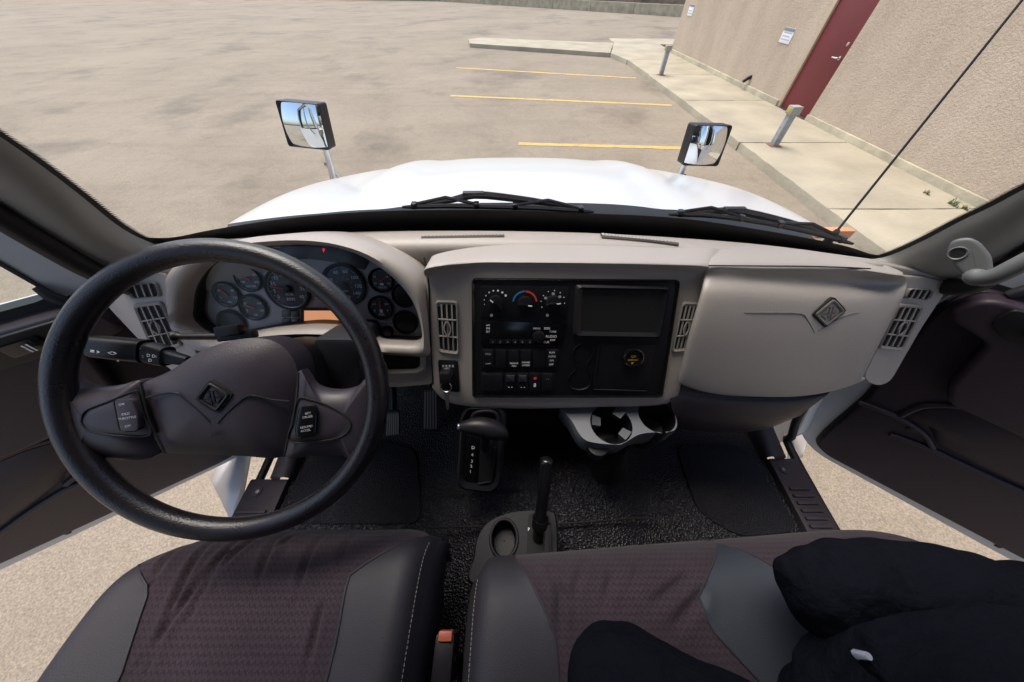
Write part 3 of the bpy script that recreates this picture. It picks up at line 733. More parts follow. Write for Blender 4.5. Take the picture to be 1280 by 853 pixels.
# centre surround
rA = [(541, 320), (580, 311), (640, 306), (740, 307), (830, 310), (896, 311)]
rB = [(534, 334), (590, 326), (640, 325), (740, 326), (830, 328), (887, 331)]
rC = [(535, 352), (590, 343), (640, 342), (740, 343), (830, 346), (884, 352)]
rC2 = [(537, 415), (580, 413), (640, 412), (740, 412), (830, 413), (868, 414)]
rD = [(541, 481), (568, 499), (640, 504.5), (740, 503), (832, 499), (851, 478)]
rows = [px(onz, rA, .752), px(onz, rB, .756), px(face, rC, .004), px(face, rC2, .0), px(face, rD, .0), px(face, rD, -.03), px(face, [(p[0]+(6 if p[0] < 600 else -6 if p[0] > 800 else 0), p[1]-6) for p in rD], -.12)]
B_, C_ = rows[1], rows[2]
rows.insert(2, [(a*.5+c*.5)+V((0, -.002, .007)) for a, c in zip(B_, C_)])
for k, r in enumerate(rows):
    r.insert(0, r[0]+V((-.001, .012, -.03))+(V((0, .02, 0)) if k > 2 else V())); r.append(r[-1]+V((.004, .012, -.03))+(V((0, .02, 0)) if k > 2 else V()))
csr = loft('centre_surround', rows, grey, dash, 40, 40)
# glovebox
gT = [[(897, 311.5), (950, 308), (1010, 313), (1060, 323), (1098, 333)], [(888, 330), (950, 330.5), (1010, 332), (1060, 335), (1122, 344)], [(885, 346), (950, 349), (1010, 352), (1060, 353), (1131, 354)],
      [(880, 370), (945, 374), (1005, 378), (1056, 378), (1127, 372)], [(866, 420), (935, 428), (1000, 431), (1050, 428), (1105, 417)], [(852, 474), (900, 487), (980, 490.5), (1035, 485), (1078, 471)], [(852, 479), (900, 492), (980, 495), (1035, 489), (1076, 477)], [(856, 476), (900, 486), (980, 490), (1030, 484), (1070, 474)]]
rows = [px(onz, gT[0], .748), px(onz, gT[1], .757), px(face, gT[2], .022), px(face, gT[3], .042), px(face, gT[4], .045), px(face, gT[5], .030), px(face, gT[6], .008), px(face, gT[7], -.09)]
# soften the side ends: they turn back into the dash
for k, r in enumerate(rows):
    a, c = r[0], r[-1]; bk = -FN*(.05 if 1 < k < 6 else .02)
    r.insert(0, a+bk+V((.030, 0, 0))); r.append(c+bk+V((.035, 0, 0)))
gb = loft('glovebox_lid', rows, grey, dash, 50, 50)
tube('lid_seam', cat([onz((p[0], p[1]+1.2), .7585) for p in ((886, 331), (950, 331.5), (1010, 332), (1060, 333.5), (1088, 335))], 20), .0013, hole, gb, 6)
for l in ([(886.5, 333), (885.5, 340), (884, 350), (878, 376), (864, 428), (850, 478)], [(530, 322), (534, 338), (536, 360), (537.5, 410), (541, 481)]):
    tube('panel_seam', cat([(onz(p, .7585) if p[1] < 325 else face(p, .0045)) for p in l], 40), .0017, hole, dash, 6)
# pressed line left and right of the emblem
def glp(p, off=.050): return face(p, off)
for l in ([(930, 391), (970, 391), (1000, 392), (1008, 398), (1018, 416)], [(1022, 414), (1050, 398), (1065, 392), (1090, 391), (1110, 390)]):
    tube('pressed_line', cat([glp(p, .0455) for p in l], 18), .0011, grey_d, gb, 6)
def emblem(c, x, y, s, parent, m1, m2):
    """diamond badge: raised frame, split field with an upright stroke"""
    n = x.cross(y); q = lambda a, b_, o=0.: c+x*(a*s)+y*(b_*s)+n*o
    e = plate('emblem', rr([q(-1, 0), q(0, -1), q(1, 0), q(0, 1)], s*.18, 2), n, .008, m2, parent, .001)
    ring('emblem_recess', rr([q(-1.14, 0, .0006), q(0, -1.14, .0006), q(1.14, 0, .0006), q(0, 1.14, .0006)], s*.2, 2), rr([q(-.96, 0, .0006), q(0, -.96, .0006), q(.96, 0, .0006), q(0, .96, .0006)], s*.18, 2), n, .006, hole, e)
    ring('emblem_frame', rr([q(-1, 0, .002), q(0, -1, .002), q(1, 0, .002), q(0, 1, .002)], s*.18, 2), rr([q(-.78, 0, .002), q(0, -.78, .002), q(.78, 0, .002), q(0, .78, .002)], s*.14, 2), n, .003, m1, e, .0012)
    plate('emblem_stroke', [q(-.07, -.38, .0022), q(.07, -.38, .0022), q(.07, .40, .0022), q(-.07, .40, .0022)], n, .002, m1, e, .0004)
    for sx in (-1, 1):
        plate('emblem_wing', [q(sx*.12, -.06, .002), q(sx*.56, -.05, .002), q(sx*.14, .42, .002)], n, .002, m1, e, .0004)
        plate('emblem_wing', [q(sx*.12, -.14, .002), q(sx*.50, -.13, .002), q(sx*.14, -.50, .002)], n, .002, m1, e, .0004)
    return e
ec = face((1036.5, 391), .0465); ex = (face((1053, 389), .0465)-face((1020, 393), .0465)).normalized(); ey = FN.cross(ex)
emblem(ec, ex, ey, .030, gb, grey_d, grey)
# end panels
for nm, pts, rd in (('end_panel', [(1118, 343), (1160, 347), (1188, 353), (1186, 361), (1152, 412), (1114, 478), (1098, 484), (1078, 474), (1106, 415), (1130, 360)], .02),
                    ('end_panel', [(118, 353), (160, 347), (206, 339), (216, 362), (236, 415), (256, 470), (232, 478), (196, 450), (128, 378)], .02)):
    plate(nm, rr(px(face, pts, .0), rd), FN, .14, grey, dash, .005, seg=3)
# dark lower panel below the glovebox
lo = [[(836, 482), (890, 494), (980, 497), (1040, 488)], [(838, 500), (890, 508), (985, 508), (1030, 497)], [(844, 525), (890, 534), (960, 534), (1010, 512)], [(848, 536), (890, 541), (950, 538), (1000, 520)]]
loft('lower_panel', [px(face, lo[0], -.01), px(face, lo[1], .0), px(face, lo[2], -.02), px(face, lo[3], -.10)], dark2, dash, 24, 14)
# recess under the centre, knee panels
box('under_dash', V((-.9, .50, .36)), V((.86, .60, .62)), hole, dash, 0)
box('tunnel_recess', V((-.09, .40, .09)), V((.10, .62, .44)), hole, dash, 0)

def quad(pts, off):
    q = [face(p, off) for p in pts]      # tl tr br bl
    return lambda u, v: (q[0]*(1-u)+q[1]*u)*(1-v)+(q[3]*(1-u)+q[2]*u)*v
def vent(pts, nc, nr, parent, off=.006, knob=True):
    Q = quad(pts, off); n = FN
    o = rr([Q(0, 0), Q(1, 0), Q(1, 1), Q(0, 1)], .007, 3); c = Q(.5, .5)
    a = plate('air_vent', [p-n*(.002) for p in o], n, .012, hole, parent, 0)
    w = .11 if nc > 3 else .12
    ring('vent_frame', [c+(p-c)*1.05 for p in o], [Q(.5, .5)+(p-c)*.90 for p in o], n, .008, ventm, a, .0022)
    def bar(u0, v0, u1, v1, hw, nm, lift):
        p, q_ = Q(u0, v0), Q(u1, v1); d = (q_-p).normalized(); s = n.cross(d)*hw
        plate(nm, [p-s+n*lift, q_-s+n*lift, q_+s+n*lift, p+s+n*lift], n, .004, ventm, a, .0006)
    for k in range(1, nc): bar(k/nc, .05, k/nc, .95, .0017, 'slat', .001)
    for k in range(1, nr): bar(.05, k/nr, .95, k/nr, .0014, 'cross_bar', .0022)
    if knob:
        for sx in (-1, 1):
            pts_ = [Q(.5+sx*(.04+.12*math.sin(math.pi*t/6)), .36+.28*t/6)+n*.004 for t in range(7)]
            tube('thumb_tab', pts_, .0016, ventm, a, 6)
    return a
vent([(545, 377), (571, 378), (573, 443), (549, 440)], 4, 3, dash)
vent([(854, 379), (873.5, 380), (860, 438), (841, 440)], 4, 3, dash)
vent([(158, 357), (194, 353), (200, 371), (165, 374)], 4, 1, dash, .004, False)
vent([(167, 382), (200, 378), (226, 432), (192, 440)], 4, 3, dash, .004)
vent([(1137, 361), (1168, 363), (1160, 376), (1131, 373)], 4, 1, dash, .004, False)
vent([(1125, 381), (1154, 383), (1128, 438), (1099, 435)], 4, 3, dash, .004)

# instrument binnacle
inn = [(231, 405), (229, 385), (232, 362), (243, 343), (262, 326), (300, 311), (347, 305.5), (385, 304.5), (422, 309), (459, 322), (496, 349), (517, 375), (526.5, 400), (529, 420), (522, 430), (500, 430), (476, 428), (458, 416), (432, 412), (400, 410.5), (368, 411), (334, 414), (300, 420), (262, 425)]
out = [(226, 420), (214, 390), (211, 362), (209, 344), (232, 321), (290, 301), (346, 293.5), (390, 292.5), (432, 297), (474, 309), (511, 329), (531, 352), (536, 385), (539, 425), (540, 445), (520, 446), (474, 442), (452, 426), (430, 421), (400, 418), (368, 418), (330, 422), (296, 432), (255, 440)]
nI = 96
I = cat([face(p, .010) for p in inn], nI, True); O = cat([face(p, .0) for p in out], nI, True)
cI = sum(I, V())/nI
rows = [[p-FN*.10 for p in O], [p-FN*.01 for p in O], [O[i]*.75+I[i]*.25+FN*.014 for i in range(nI)], [O[i]*.4+I[i]*.6+FN*.022 for i in range(nI)], [p*.97+O[i]*.03+FN*.012 for i, p in enumerate(I)], [p+(cI-p).normalized()*.002 for p in I], [p+(cI-p).normalized()*.004-FN*.02 for p in I]]
loft('binnacle', rows, grey, dash, raw=True, closed=True, angle=70)
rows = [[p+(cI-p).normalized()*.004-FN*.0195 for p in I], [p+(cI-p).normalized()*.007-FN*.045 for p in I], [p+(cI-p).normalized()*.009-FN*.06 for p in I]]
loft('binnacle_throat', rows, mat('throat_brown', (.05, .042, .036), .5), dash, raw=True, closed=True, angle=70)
# grey panel under the cluster with a pocket
pb = [(470, 440), (540, 440), (541, 481), (500, 485), (470, 485), (440, 480)]
plate('cluster_lower_panel', rr(px(face, pb, -.006), .01), FN, .10, grey, dash, .006)
pk = [(474, 440), (522, 440), (525, 446), (525, 458), (518, 462), (474, 463)]
ring('pocket_frame', rr(px(face, [(468, 432), (528, 432), (532, 442), (532, 464), (524, 468), (468, 469)], .004), .006), rr(px(face, [(472, 440), (521, 440), (525, 444), (525, 458), (518, 462), (472, 463)], .004), .006), FN, .02, grey, dash, .003)
plate('pocket', rr(px(face, pk, -.002), .006), FN, .004, hole, dash, 0)
plate('driver_knee_panel', rr(px(face, [(240, 440), (470, 425), (470, 486), (400, 520), (255, 500)], -.05), .01), FN, .04, black, dash, .006)

# instrument cluster
CO = -.034
def cf(p, off=0.): return face(p, CO+off)
clus = thing('instrument_cluster', face((390, 370), CO), 'instrument cluster with round dials and amber display behind the steering wheel', 'instrument cluster')
cc = sum([cf(p) for p in inn], V())/len(inn)
plate('face_panel', [cc+(p-cc)*1.06 for p in cat([cf(p) for p in inn], 48, True)], FN, .012, cfacem, clus, 0)
plate('upper_strip', rr(px(cf, [(350, 306), (425, 309), (462, 325), (455, 338), (420, 328), (385, 324), (350, 325)], .003), .004), FN, .004, mat('strip_dark', (.02, .017, .02), .35), clus, .001)
wl = text('warning_lamp', 'P', cf((405, 313.5), .0045), FX, FU, .011, redlamp_m, clus)
def prad(p, r): return (cf((p[0]+r, p[1]))-cf(p)).length
def gauge(p, r, kind, ang=None):
    c = cf(p); rad = prad(p, r)
    g_ = disc('gauge', c+FN*.002, FX, FU, rad*.94, .004, dialm, clus, 36, 0)
    annul('bezel', c+FN*.007, FX, FU, rad*.93, rad*1.06, .008, black if kind != 'chrome' else silver, g_, 40, .001)
    annul('inner_ring', c+FN*.0055, FX, FU, rad*.885, rad*.93, .004, silver if kind == 'tach' or kind[0] in ('temp', 'oil', 'air') else black, g_, 40, .0006)  # silver on the left dials stands in for the reflection on the lens
    t = c+FN*.0026
    def ticks(n, a0, a1, r0, r1, w=.0006):
        for k in range(n):
            a = R(a0+(a1-a0)*k/(n-1)); dx, dy = math.cos(a), math.sin(a); d = FX*dx+FU*dy; s = FX*-dy+FU*dx
            plate('tick', [t+d*rad*r0-s*w, t+d*rad*r1-s*w, t+d*rad*r1+s*w, t+d*rad*r0+s*w], FN, .0005, white_i, g_, 0)
    def lab(s, a, rr_, size, m=white_i): text('number', s, t+FX*(rad*rr_*math.cos(R(a)))+FU*(rad*rr_*math.sin(R(a))), FX, FU, rad*size, m, g_)
    def needle(a, l, tail=.1, w=.045):
        d = FX*math.cos(R(a))+FU*math.sin(R(a)); s = FN.cross(d)*rad*w; q = c+FN*.005
        plate('needle', [q-d*rad*tail-s, q+d*rad*l-s*.35, q+d*rad*l+s*.35, q-d*rad*tail+s], FN, .001, red_i, g_, 0)
    if kind == 'tach':
        for s, a in (('0', 215), ('5', 190), ('10', 160), ('15', 130), ('20', 100), ('25', 70), ('30', 35), ('35', 0), ('40', -35)): lab(s, a, .68, .24)
        ticks(17, 220, -40, .80, .88); text('caption', 'X100', t-FU*rad*.28, FX, FU, rad*.17, white_i, g_); text('caption', 'RPM', t-FU*rad*.52, FX, FU, rad*.22, white_i, g_)
        needle(172, .74); disc('hub', c+FN*.009, FX, FU, rad*.17, .006, black, g_, 18)
    elif kind == 'speedo':
        for s, a in (('20', 200), ('40', 160), ('60', 115), ('80', 75), ('100', 32), ('120', -5), ('140', -40)): lab(s, a, .66, .24)
        ticks(15, 220, -48, .80, .88); arc('blue_band', t, FX, FU, rad*.82, rad*.93, 150, -45, blue_i, g_)
        for k, s in enumerate(('20', '30', '40', '50', '60', '70', '80')): lab(s, 195-k*36, .36, .11, dim_i)
        text('caption', 'MPH', t-FU*rad*.32, FX, FU, rad*.13, white_i, g_); text('caption', 'km/h', t-FU*rad*.60, FX, FU, rad*.2, white_i, g_)
        needle(212, .42); disc('hub', c+FN*.009, FX, FU, rad*.17, .006, black, g_, 18)
    elif kind == 'blank':
        disc('cap', c+FN*.005, FX, FU, rad*.86, .004, black, g_, 30, .002)
    else:
        ticks(7, 215, -35, .78, .9, .0004)
        for s, a in zip(kind[1], (205, 150, 30, -25)): lab(s, a, .62, .26)
        text('caption', kind[2], t-FU*rad*.62, FX, FU, rad*.24, white_i, g_)
        if kind[0] == 'volts':
            arc('blue_band', t, FX, FU, rad*.82, rad*.92, 110, 25, blue_i, g_); arc('yellow_band', t, FX, FU, rad*.82, rad*.92, 25, -30, yel_i, g_)
            box('symbol', V((-.15, -.09, 0))*rad, V((.15, .09, .02))*rad, white_i, g_, 0, M=frame_mat(t-FU*rad*.32, FX, FU, FN))
        if kind[0] == 'fuel':
            arc('blue_band', t, FX, FU, rad*.82, rad*.92, 80, -30, blue_i, g_)
            box('symbol', V((-.12, -.14, 0))*rad, V((.12, .14, .02))*rad, white_i, g_, 0, M=frame_mat(t-FU*rad*.30, FX, FU, FN))
        needle(ang, .66, .15, .06)
    return g_
gauge((361, 361), 26, 'tach'); gauge((431, 356), 25.5, 'speedo')
gauge((477, 350.5), 14.5, ('volts', ('10', '12', '16', '18'), 'VOLTS'), 30)
gauge((476.5, 384.5), 14.5, ('fuel', ('E', '1/4', '3/4', 'F'), 'FUEL'), 84)
gauge((506, 369), 14.5, 'blank'); gauge((507.5, 402.5), 14.5, 'blank')
gauge((312, 348.5), 15.5, ('temp', ('100', '150', '200', '250'), 'WATER'), 150)
gauge((285, 368), 15.5, ('oil', ('0', '40', '80', '120'), 'OIL'), 130)
gauge((318, 384), 16, ('air', ('0', '50', '100', '150'), 'AIR'), 160)
gauge((291, 403), 16, 'blank')
plate('display', rr(px(cf, [(379, 388), (424, 388), (424, 404.5), (379, 404.5)], .003), .002), FN, .003, lcd_m, clus, 0)
ring('display_frame', rr(px(cf, [(376, 385.5), (427, 385.5), (427, 407), (376, 407)], .005), .002), rr(px(cf, [(379.5, 388.5), (423.5, 388.5), (423.5, 404), (379.5, 404)], .005), .002), FN, .004, black, clus)
for q in ([(352, 389), (362, 389), (362, 397), (352, 397)], [(364, 389), (373, 389), (373, 397), (364, 397)], [(352, 398.5), (362, 398.5), (362, 406), (352, 406)], [(364, 398.5), (373, 398.5), (373, 406), (364, 406)]):
    plate('button', rr(px(cf, q, .004), .001), FN, .004, mat('btn%d' % len(MATS), (.05, .043, .05), .35), clus, .0008)
for s, y in (('ULTRA LOW SULFUR', 402.5), ('DIESEL FUEL ONLY', 406.3)): text('fuel_notice', s, cf((478, y), .002), FX, FU, .0062, white_i, clus)
kb = disc('trip_knob', cf((482, 416.5), .016), FX, FU, .013, .016, black, clus, 20, .002)
loft('lens', [[p+(cI-p).normalized()*.007-FN*.024 for p in I], [p+(cI-p)*.98-FN*.024 for p in I]], lens_gl, clus, raw=True, closed=True)

# ================================================================== control panel in the centre stack
cp = thing('control_panel', face((720, 425), .003), 'black centre panel with climate dials, radio, switches and storage bin', 'control panel')
def cq(p, off=0.): return face(p, .005+off)
def crect(name, pts, off, th, m, parent, r=.004, bev=.001): return plate(name, rr(px(cq, pts, off), r), FN, th, m, parent, bev)
cpl = crect('panel', [(589.5, 347.5), (851, 350), (828.5, 497.5), (590, 497.5)], 0, .02, black, cp, .012, .003)
ring('panel_rim', rr(px(cq, [(589.5, 347.5), (851, 350), (828.5, 497.5), (590, 497.5)], .001), .012), rr(px(cq, [(593, 351), (846, 353.5), (825, 494.5), (593.5, 494.5)], .001), .010), FN, .004, blackg, cp, .003)
def bil(u, v):   # fractions over the panel in pixels
    tlx, trx, brx, blx = 589.5, 851, 828.5, 590; tly, try_, bry, bly = 347.5, 350, 497.5, 497.5
    return ((tlx*(1-u)+trx*u)*(1-v)+(blx*(1-u)+brx*u)*v, (tly*(1-u)+try_*u)*(1-v)+(bly*(1-u)+bry*u)*v)
clim = crect('climate_control', [(601, 358), (712, 359), (708, 397), (601, 397)], .003, .004, black, cp, .003)
def cbasis(): return FX, FU
for i, (x, y) in enumerate(((620, 378), (656, 379), (691, 378))):
    c = cq((x, y), .003); r = prad((x, y), 15.5)*.9
    k = disc('climate_dial', c+FN*.010, FX, FU, r*.62, .010, black, cp, 28, .003)
    a = R((140, -8, 8)[i]); d = FX*math.cos(a)+FU*math.sin(a); s = FN.cross(d)
    plate('grip', [c+FN*.018-d*r*.6-s*r*.10, c+FN*.018+d*r*.6-s*r*.07, c+FN*.018+d*r*.6+s*r*.07, c+FN*.018-d*r*.6+s*r*.10], FN, .01, blackg, k, .002)
    plate('pointer', [c+FN*.0185+d*r*.25-s*r*.05, c+FN*.0185+d*r*.58-s*r*.04, c+FN*.0185+d*r*.58+s*r*.04, c+FN*.0185+d*r*.25+s*r*.05], FN, .0006, white_i, k, 0)
    if i == 1:
        arc('cold_band', c+FN*.0008, FX, FU, r*.92, r*1.06, 172, 92, blue_i, k); arc('hot_band', c+FN*.0008, FX, FU, r*.92, r*1.06, 88, 8, red_i, k)
    else:
        for j in range(8):
            an = R((190, 205)[i > 1]-j*(155/7, 210/7)[i > 1]); p = c+FN*.0008+FX*(r*math.cos(an))+FU*(r*math.sin(an))
            disc('mark', p, FX, FU, r*(.035+.010*j if i == 0 else .045), .0006, white_i, k, 8, 0)
        if i == 2:
            for an in (150, 90, 40): plate('mark', rr([c+FN*.0008+FX*(r*.72*math.cos(R(an))+u_*r*.12)+FU*(r*.72*math.sin(R(an))+v_*r*.1) for u_, v_ in ((-1, -1), (1, -1), (1, 1), (-1, 1))], r*.05, 2), FN, .0006, dim_i, k, 0)
        disc('mark', c-FU*r*1.15-FX*r*.4+FN*.0008, FX, FU, r*.13, .0006, dim_i, k, 12, 0)
# radio
rad_ = crect('radio', [(601, 402), (708, 403), (703, 432), (601, 432)], .004, .006, blackg, cp, .003)
text('label', 'AM', cq((610, 407), .0045), FX, FU, .006, white_i, rad_); text('label', 'FM', cq((610, 411), .0045), FX, FU, .007, white_i, rad_); text('label', 'SET', cq((610, 415), .0045), FX, FU, .006, white_i, rad_)
for k in range(6):
    x = 616+k*9.3; b_ = crect('preset', [(x-4, 425), (x+4, 425), (x+4, 430.5), (x-4, 430.5)], .0055, .003, black, rad_, .001, .0005); text('number', str(k+1), cq((x, 428), .0057), FX, FU, .0065, dim_i, rad_)
c = cq((673, 420), .004); disc('volume_knob', c+FN*.012, FX, FU, .013, .013, black, rad_, 26, .002)
for s, p, z in (('MENU', (671, 411), .006), ('SEEK', (684, 411), .007), ('TUNE', (691, 415), .006), ('AUDIO', (689, 421), .008), ('CLK', (683, 428), .007), ('DISP', (691, 425.5), .006)): text('label', s, cq(p, .0046), FX, FU, z, white_i, rad_)
# switch rows
def switch(pts, lab=(), m=black):
    s = crect('switch', pts, .006, .006, m, cp, .002, .0015)
    for (t, p, z, mm) in lab: text('label', t, cq(p, .0066), FX, FU, z, mm, s)
    return s
crect('switch_bank', [(601, 436), (700, 436.5), (697, 462), (601, 462)], .002, .004, black, cp, .002)
crect('switch_bank', [(601, 466), (695, 466.5), (693, 491), (601, 491)], .002, .004, black, cp, .002)
switch([(604, 438), (617, 438), (617, 460), (604, 460)], (('FOG', (610, 443), .006, dim_i), ('LAMP', (610, 455), .005, dim_i)))
switch([(620, 438), (633, 438), (633, 460), (620, 460)])
switch([(636, 438), (649, 438), (649, 460), (636, 460)], (('ENGINE', (642.5, 454.5), .0055, white_i), ('FAN', (642.5, 458), .0055, white_i)))
switch([(651, 438), (664, 438), (664, 460), (651, 460)], (('POWER', (657.5, 453.5), .0055, white_i), ('DIVIDER', (657.5, 457), .0050, white_i)))
switch([(667, 438), (681, 438), (681, 460), (667, 460)])
switch([(683, 438), (697, 438), (695, 460), (683, 460)], (('RUN', (690, 441), .006, white_i), ('AUTO', (690, 446), .006, white_i), ('ON', (689.5, 451), .006, white_i), ('OFF', (689, 456), .006, white_i)))
switch([(603, 468), (629, 468), (629, 489), (603, 489)])
for x in (638, 653.5): 
    s = switch([(x-6.5, 468), (x+6.5, 468), (x+6.5, 489), (x-6.5, 489)], (('- -', (x, 484), .012, white_i),)); crect('rocker', [(x-5, 470), (x+5, 470), (x+5, 478), (x-5, 478)], .009, .003, mat('rocker%d' % x, (.03, .03, .04), .4), s, .001)
s = switch([(662, 467), (675, 467), (675, 490), (662, 490)]); disc('status_lamp', cq((669, 473.5), .0075), FX, FU, .0035, .001, red_i, s, 10, 0); text('label', '8', cq((668.5, 482), .0066), FX, FU, .014, white_i, s)
switch([(678, 468), (691, 468), (690, 489), (678, 489)], (('- -', (684.5, 474), .008, dim_i),))
# storage bin with raised lip
bn = crect('storage_bin', [(721, 358), (834, 361), (823, 420), (718, 418)], .003, .006, black, cp, .006)
ring('bin_lip', rr(px(cq, [(719, 356), (838, 359), (826, 423), (715.5, 421)], .004), .008), rr(px(cq, [(728, 362), (829, 364), (819, 416), (726, 414.5)], .004), .008), FN, .003, black, bn, .006)
plate('bin_back', rr(px(cq, [(728, 362), (829, 364), (819, 416), (726, 414.5)], .0035), .008), FN, .003, hole, bn, 0)
# keyhole shaped recess
kh = [(717, 438), (724, 431), (733, 431), (740, 437), (739, 446), (733, 455), (733, 463), (738, 472), (736, 482), (727, 486), (716, 485), (710, 477), (713, 468), (720, 461), (720, 452), (716, 446)]
K = cat(px(cq, kh, .001), 60, True); kc = sum(K, V())/60
ring('key_recess_rim', [kc+(p-kc)*1.04 for p in K], K, FN, .004, black, cp, .003)
# lower right blank panel with power socket
lp = crect('blank_panel', [(748, 430), (820, 431), (809, 488), (741, 487)], .001, .003, black, cp, .003)
tube('panel_edge', px(cq, [(749, 431), (742, 487), (807, 489)], .003), .0018, black, lp, 6)
c = cq((790, 446), .001); sk = disc('power_socket', c+FN*.006, FX, FU, .022, .008, black, cp, 28, .002)
annul('socket_rim', c+FN*.010, FX, FU, .018, .024, .006, blackg, sk, 28, .001)
text('label', '12V', c+FU*.003+FN*.0066, FX, FU, .008, yel_i, sk); text('label', '180W MAX', c-FU*.006+FN*.0066, FX, FU, .005, yel_i, sk)
plate('symbol', [c+FX*-.003-FU*.012+FN*.0066, c+FX*.003-FU*.012+FN*.0066, c-FU*.017+FN*.0066], FN, .0005, yel_i, sk, 0)

# ignition switch and key
ig = thing('ignition_switch', face((559, 469), .003), 'black ignition switch plate at the edge of the centre stack', 'ignition switch')
plate('plate', rr(px(face, [(547, 450), (572, 452), (575, 491), (550, 489)], .006), .006), FN, .01, black, ig, .002)
c = face((559, 466), .006); disc('lock_cylinder', c+FN*.008, FX, FU, .014, .01, steel, ig, 22, .002)
for k in range(4): crl = face((554+k*4, 458), .0065); plate('mark', [crl-FX*.002-FU*.003, crl+FX*.002-FU*.003, crl+FX*.002+FU*.003, crl-FX*.002+FU*.003], FN, .0006, dim_i, ig, 0)
ky = thing('truck_key', c+FN*.02, 'metal key on a ring hanging from the ignition switch', 'key')
box('key_head', V((-.012, -.014, .008)), V((.012, .014, .030)), black, ky, .003, M=frame_mat(c, FX, FU, FN))
rg = c+FN*.026-FU*.024; tube('key_ring', circ(rg, FX, FU, .013, 20), .0014, key_m, ky, 6, True)
plate('spare_key', rr([rg+FX*a+FU*b_ for a, b_ in ((-.008, -.012), (.006, -.012), (.004, -.03), (.003, -.060), (-.003, -.066), (-.005, -.03))], .003), FN, .003, key_m, ky, .0006)
# ================================================================== steering wheel and column
sw = thing('steering_wheel', WC, 'black leather-wrapped two-spoke steering wheel in front of the driver seat', 'steering wheel')
tube('rim', [WC+WX*(.222*math.cos(2*math.pi*k/96))+WY*(.222*math.sin(2*math.pi*k/96)) for k in range(96)], .0172, leather, sw, 18, True)
hubO = [(176, 492), (180, 479), (214, 463), (250, 440), (285, 427), (318, 423), (345, 428), (364, 445), (372, 466), (371, 492), (364, 530), (355, 570), (300, 570), (250, 568), (206, 565), (194, 546), (183, 518)]
HOFF = -.012
HO = cat(px(wh, hubO, HOFF), 80, True)
hub = pillow('hub', HO, WN, .022, hubm, sw, .055, 10, 3.2)
LS = [(70, 462), (88, 478), (110, 486), (145, 483), (176, 476), (180, 497), (185, 522), (200, 564), (170, 576), (130, 572), (105, 572), (96, 590), (82, 575), (66, 520)]
RS = [(373, 464), (392, 484), (420, 490), (446, 484), (462, 466), (478, 455), (482, 500), (474, 548), (462, 580), (448, 590), (440, 577), (425, 570), (392, 570), (357, 571), (365, 532)]
for S in (LS, RS):
    o = pillow('spoke', cat(px(wh, S, HOFF), 60, True), WN, .018, spokem, sw, .020, 7, 3.)
# thumb pads with switch
PLp = [(102, 524), (108, 513), (135, 502), (165, 490), (172, 492), (180, 520), (188, 544), (150, 545), (115, 540), (104, 532)]
PRp = [(372, 500), (385, 499), (412, 508), (434, 522), (438, 534), (428, 545), (405, 551), (362, 552), (366, 528)]
for pts, btn, lab in ((PLp, [(142, 500), (164, 499), (172, 517), (173, 539), (150, 540), (146, 520)], (('ON', (152, 506)), ('IDLE/', (157, 518)), ('THROTTLE', (159, 523)), ('OFF', (160, 533)))),
                      (PRp, [(374, 509), (392, 507), (396, 514), (394, 545), (372, 548), (369, 540)], (('SET/', (385, 517)), ('CRUISE', (384.5, 521.5)), ('RESUME/', (383, 534)), ('ACCEL', (382, 538.5))))):
    pad = pillow('thumb_pad', cat(px(wh, pts, .004), 50, True), WN, .004, spokem, sw, .012, 5, 4.)
    L_ = cat(px(wh, pts, .0062), 50, True); tube('pad_groove', L_, .0012, hole, pad, 6, True)
    b_ = plate('switch', rr(px(wh, btn, .014), .006), WN, .008, blackg if pts is PRp else spokem, pad, .002)
    tube('switch_gap', rr(px(wh, btn, .0088), .006), .0011, hole, b_, 6, True)
    for s, p in lab: text('label', s, wh(p, .0143), WX, WY, .0048, dim_i, b_)
# hub creases, emblem
ec = wh((267.5, 496), .0115)
emblem(ec, WX, WY, .0235, hub, black, hubm)
def hubpt(p, o=0.): return wh(p, .0095+o)
for l in ([(183, 497), (205, 492), (222, 492), (232, 500), (250, 515), (262, 528)], [(272, 529), (285, 515), (306, 497), (318, 495), (340, 500), (362, 502)]):
    tube('crease', cat([hubpt(p, -.003 if p[0] < 200 or p[0] > 335 else 0) for p in l], 24), .0016, black, hub, 6)
text('hub_lettering', 'SRS', wh((270, 543), .0095), WX, WY, .010, black, hub)
for l in ([(176, 478), (180, 500), (188, 530), (206, 567)], [(373, 466), (371, 500), (363, 535), (355, 571)]):
    tube('hub_gap', cat([wh(p, .0035) for p in l], 20), .0018, hole, hub, 6)

colm = thing('steering_column', WC-WN*.2, 'dark steering column shroud between the wheel and the dash', 'steering column')
M_ = frame_mat(WC-WN*.03, WX, WY, WN)
def sect(w, h0, h1, z, n=32):
    r = []
    for k in range(n):
        a = 2*math.pi*k/n; ca, sa = math.cos(a), math.sin(a)
        r.append(M_ @ V((w*abs(ca)**.5*(1 if ca > 0 else -1), (h1 if sa > 0 else h0)*abs(sa)**.5*(1 if sa > 0 else -1), z)))
    return r
loft('shroud', [sect(.03, .03, .03, -.018), sect(.072, .06, .062, -.022), sect(.085, .075, .072, -.05), sect(.085, .085, .075, -.12), sect(.08, .09, .072, -.20), sect(.08, .09, .07, -.30)], black, colm, 32, 24, closed=True, angle=50)
plate('upper_cowl', rr(px(face, [(390, 424), (440, 424), (448, 440), (450, 488), (425, 492), (402, 470)], .09), .01), FN, .12, mat('column_blue_black', (.022, .024, .030), .4), colm, .008)
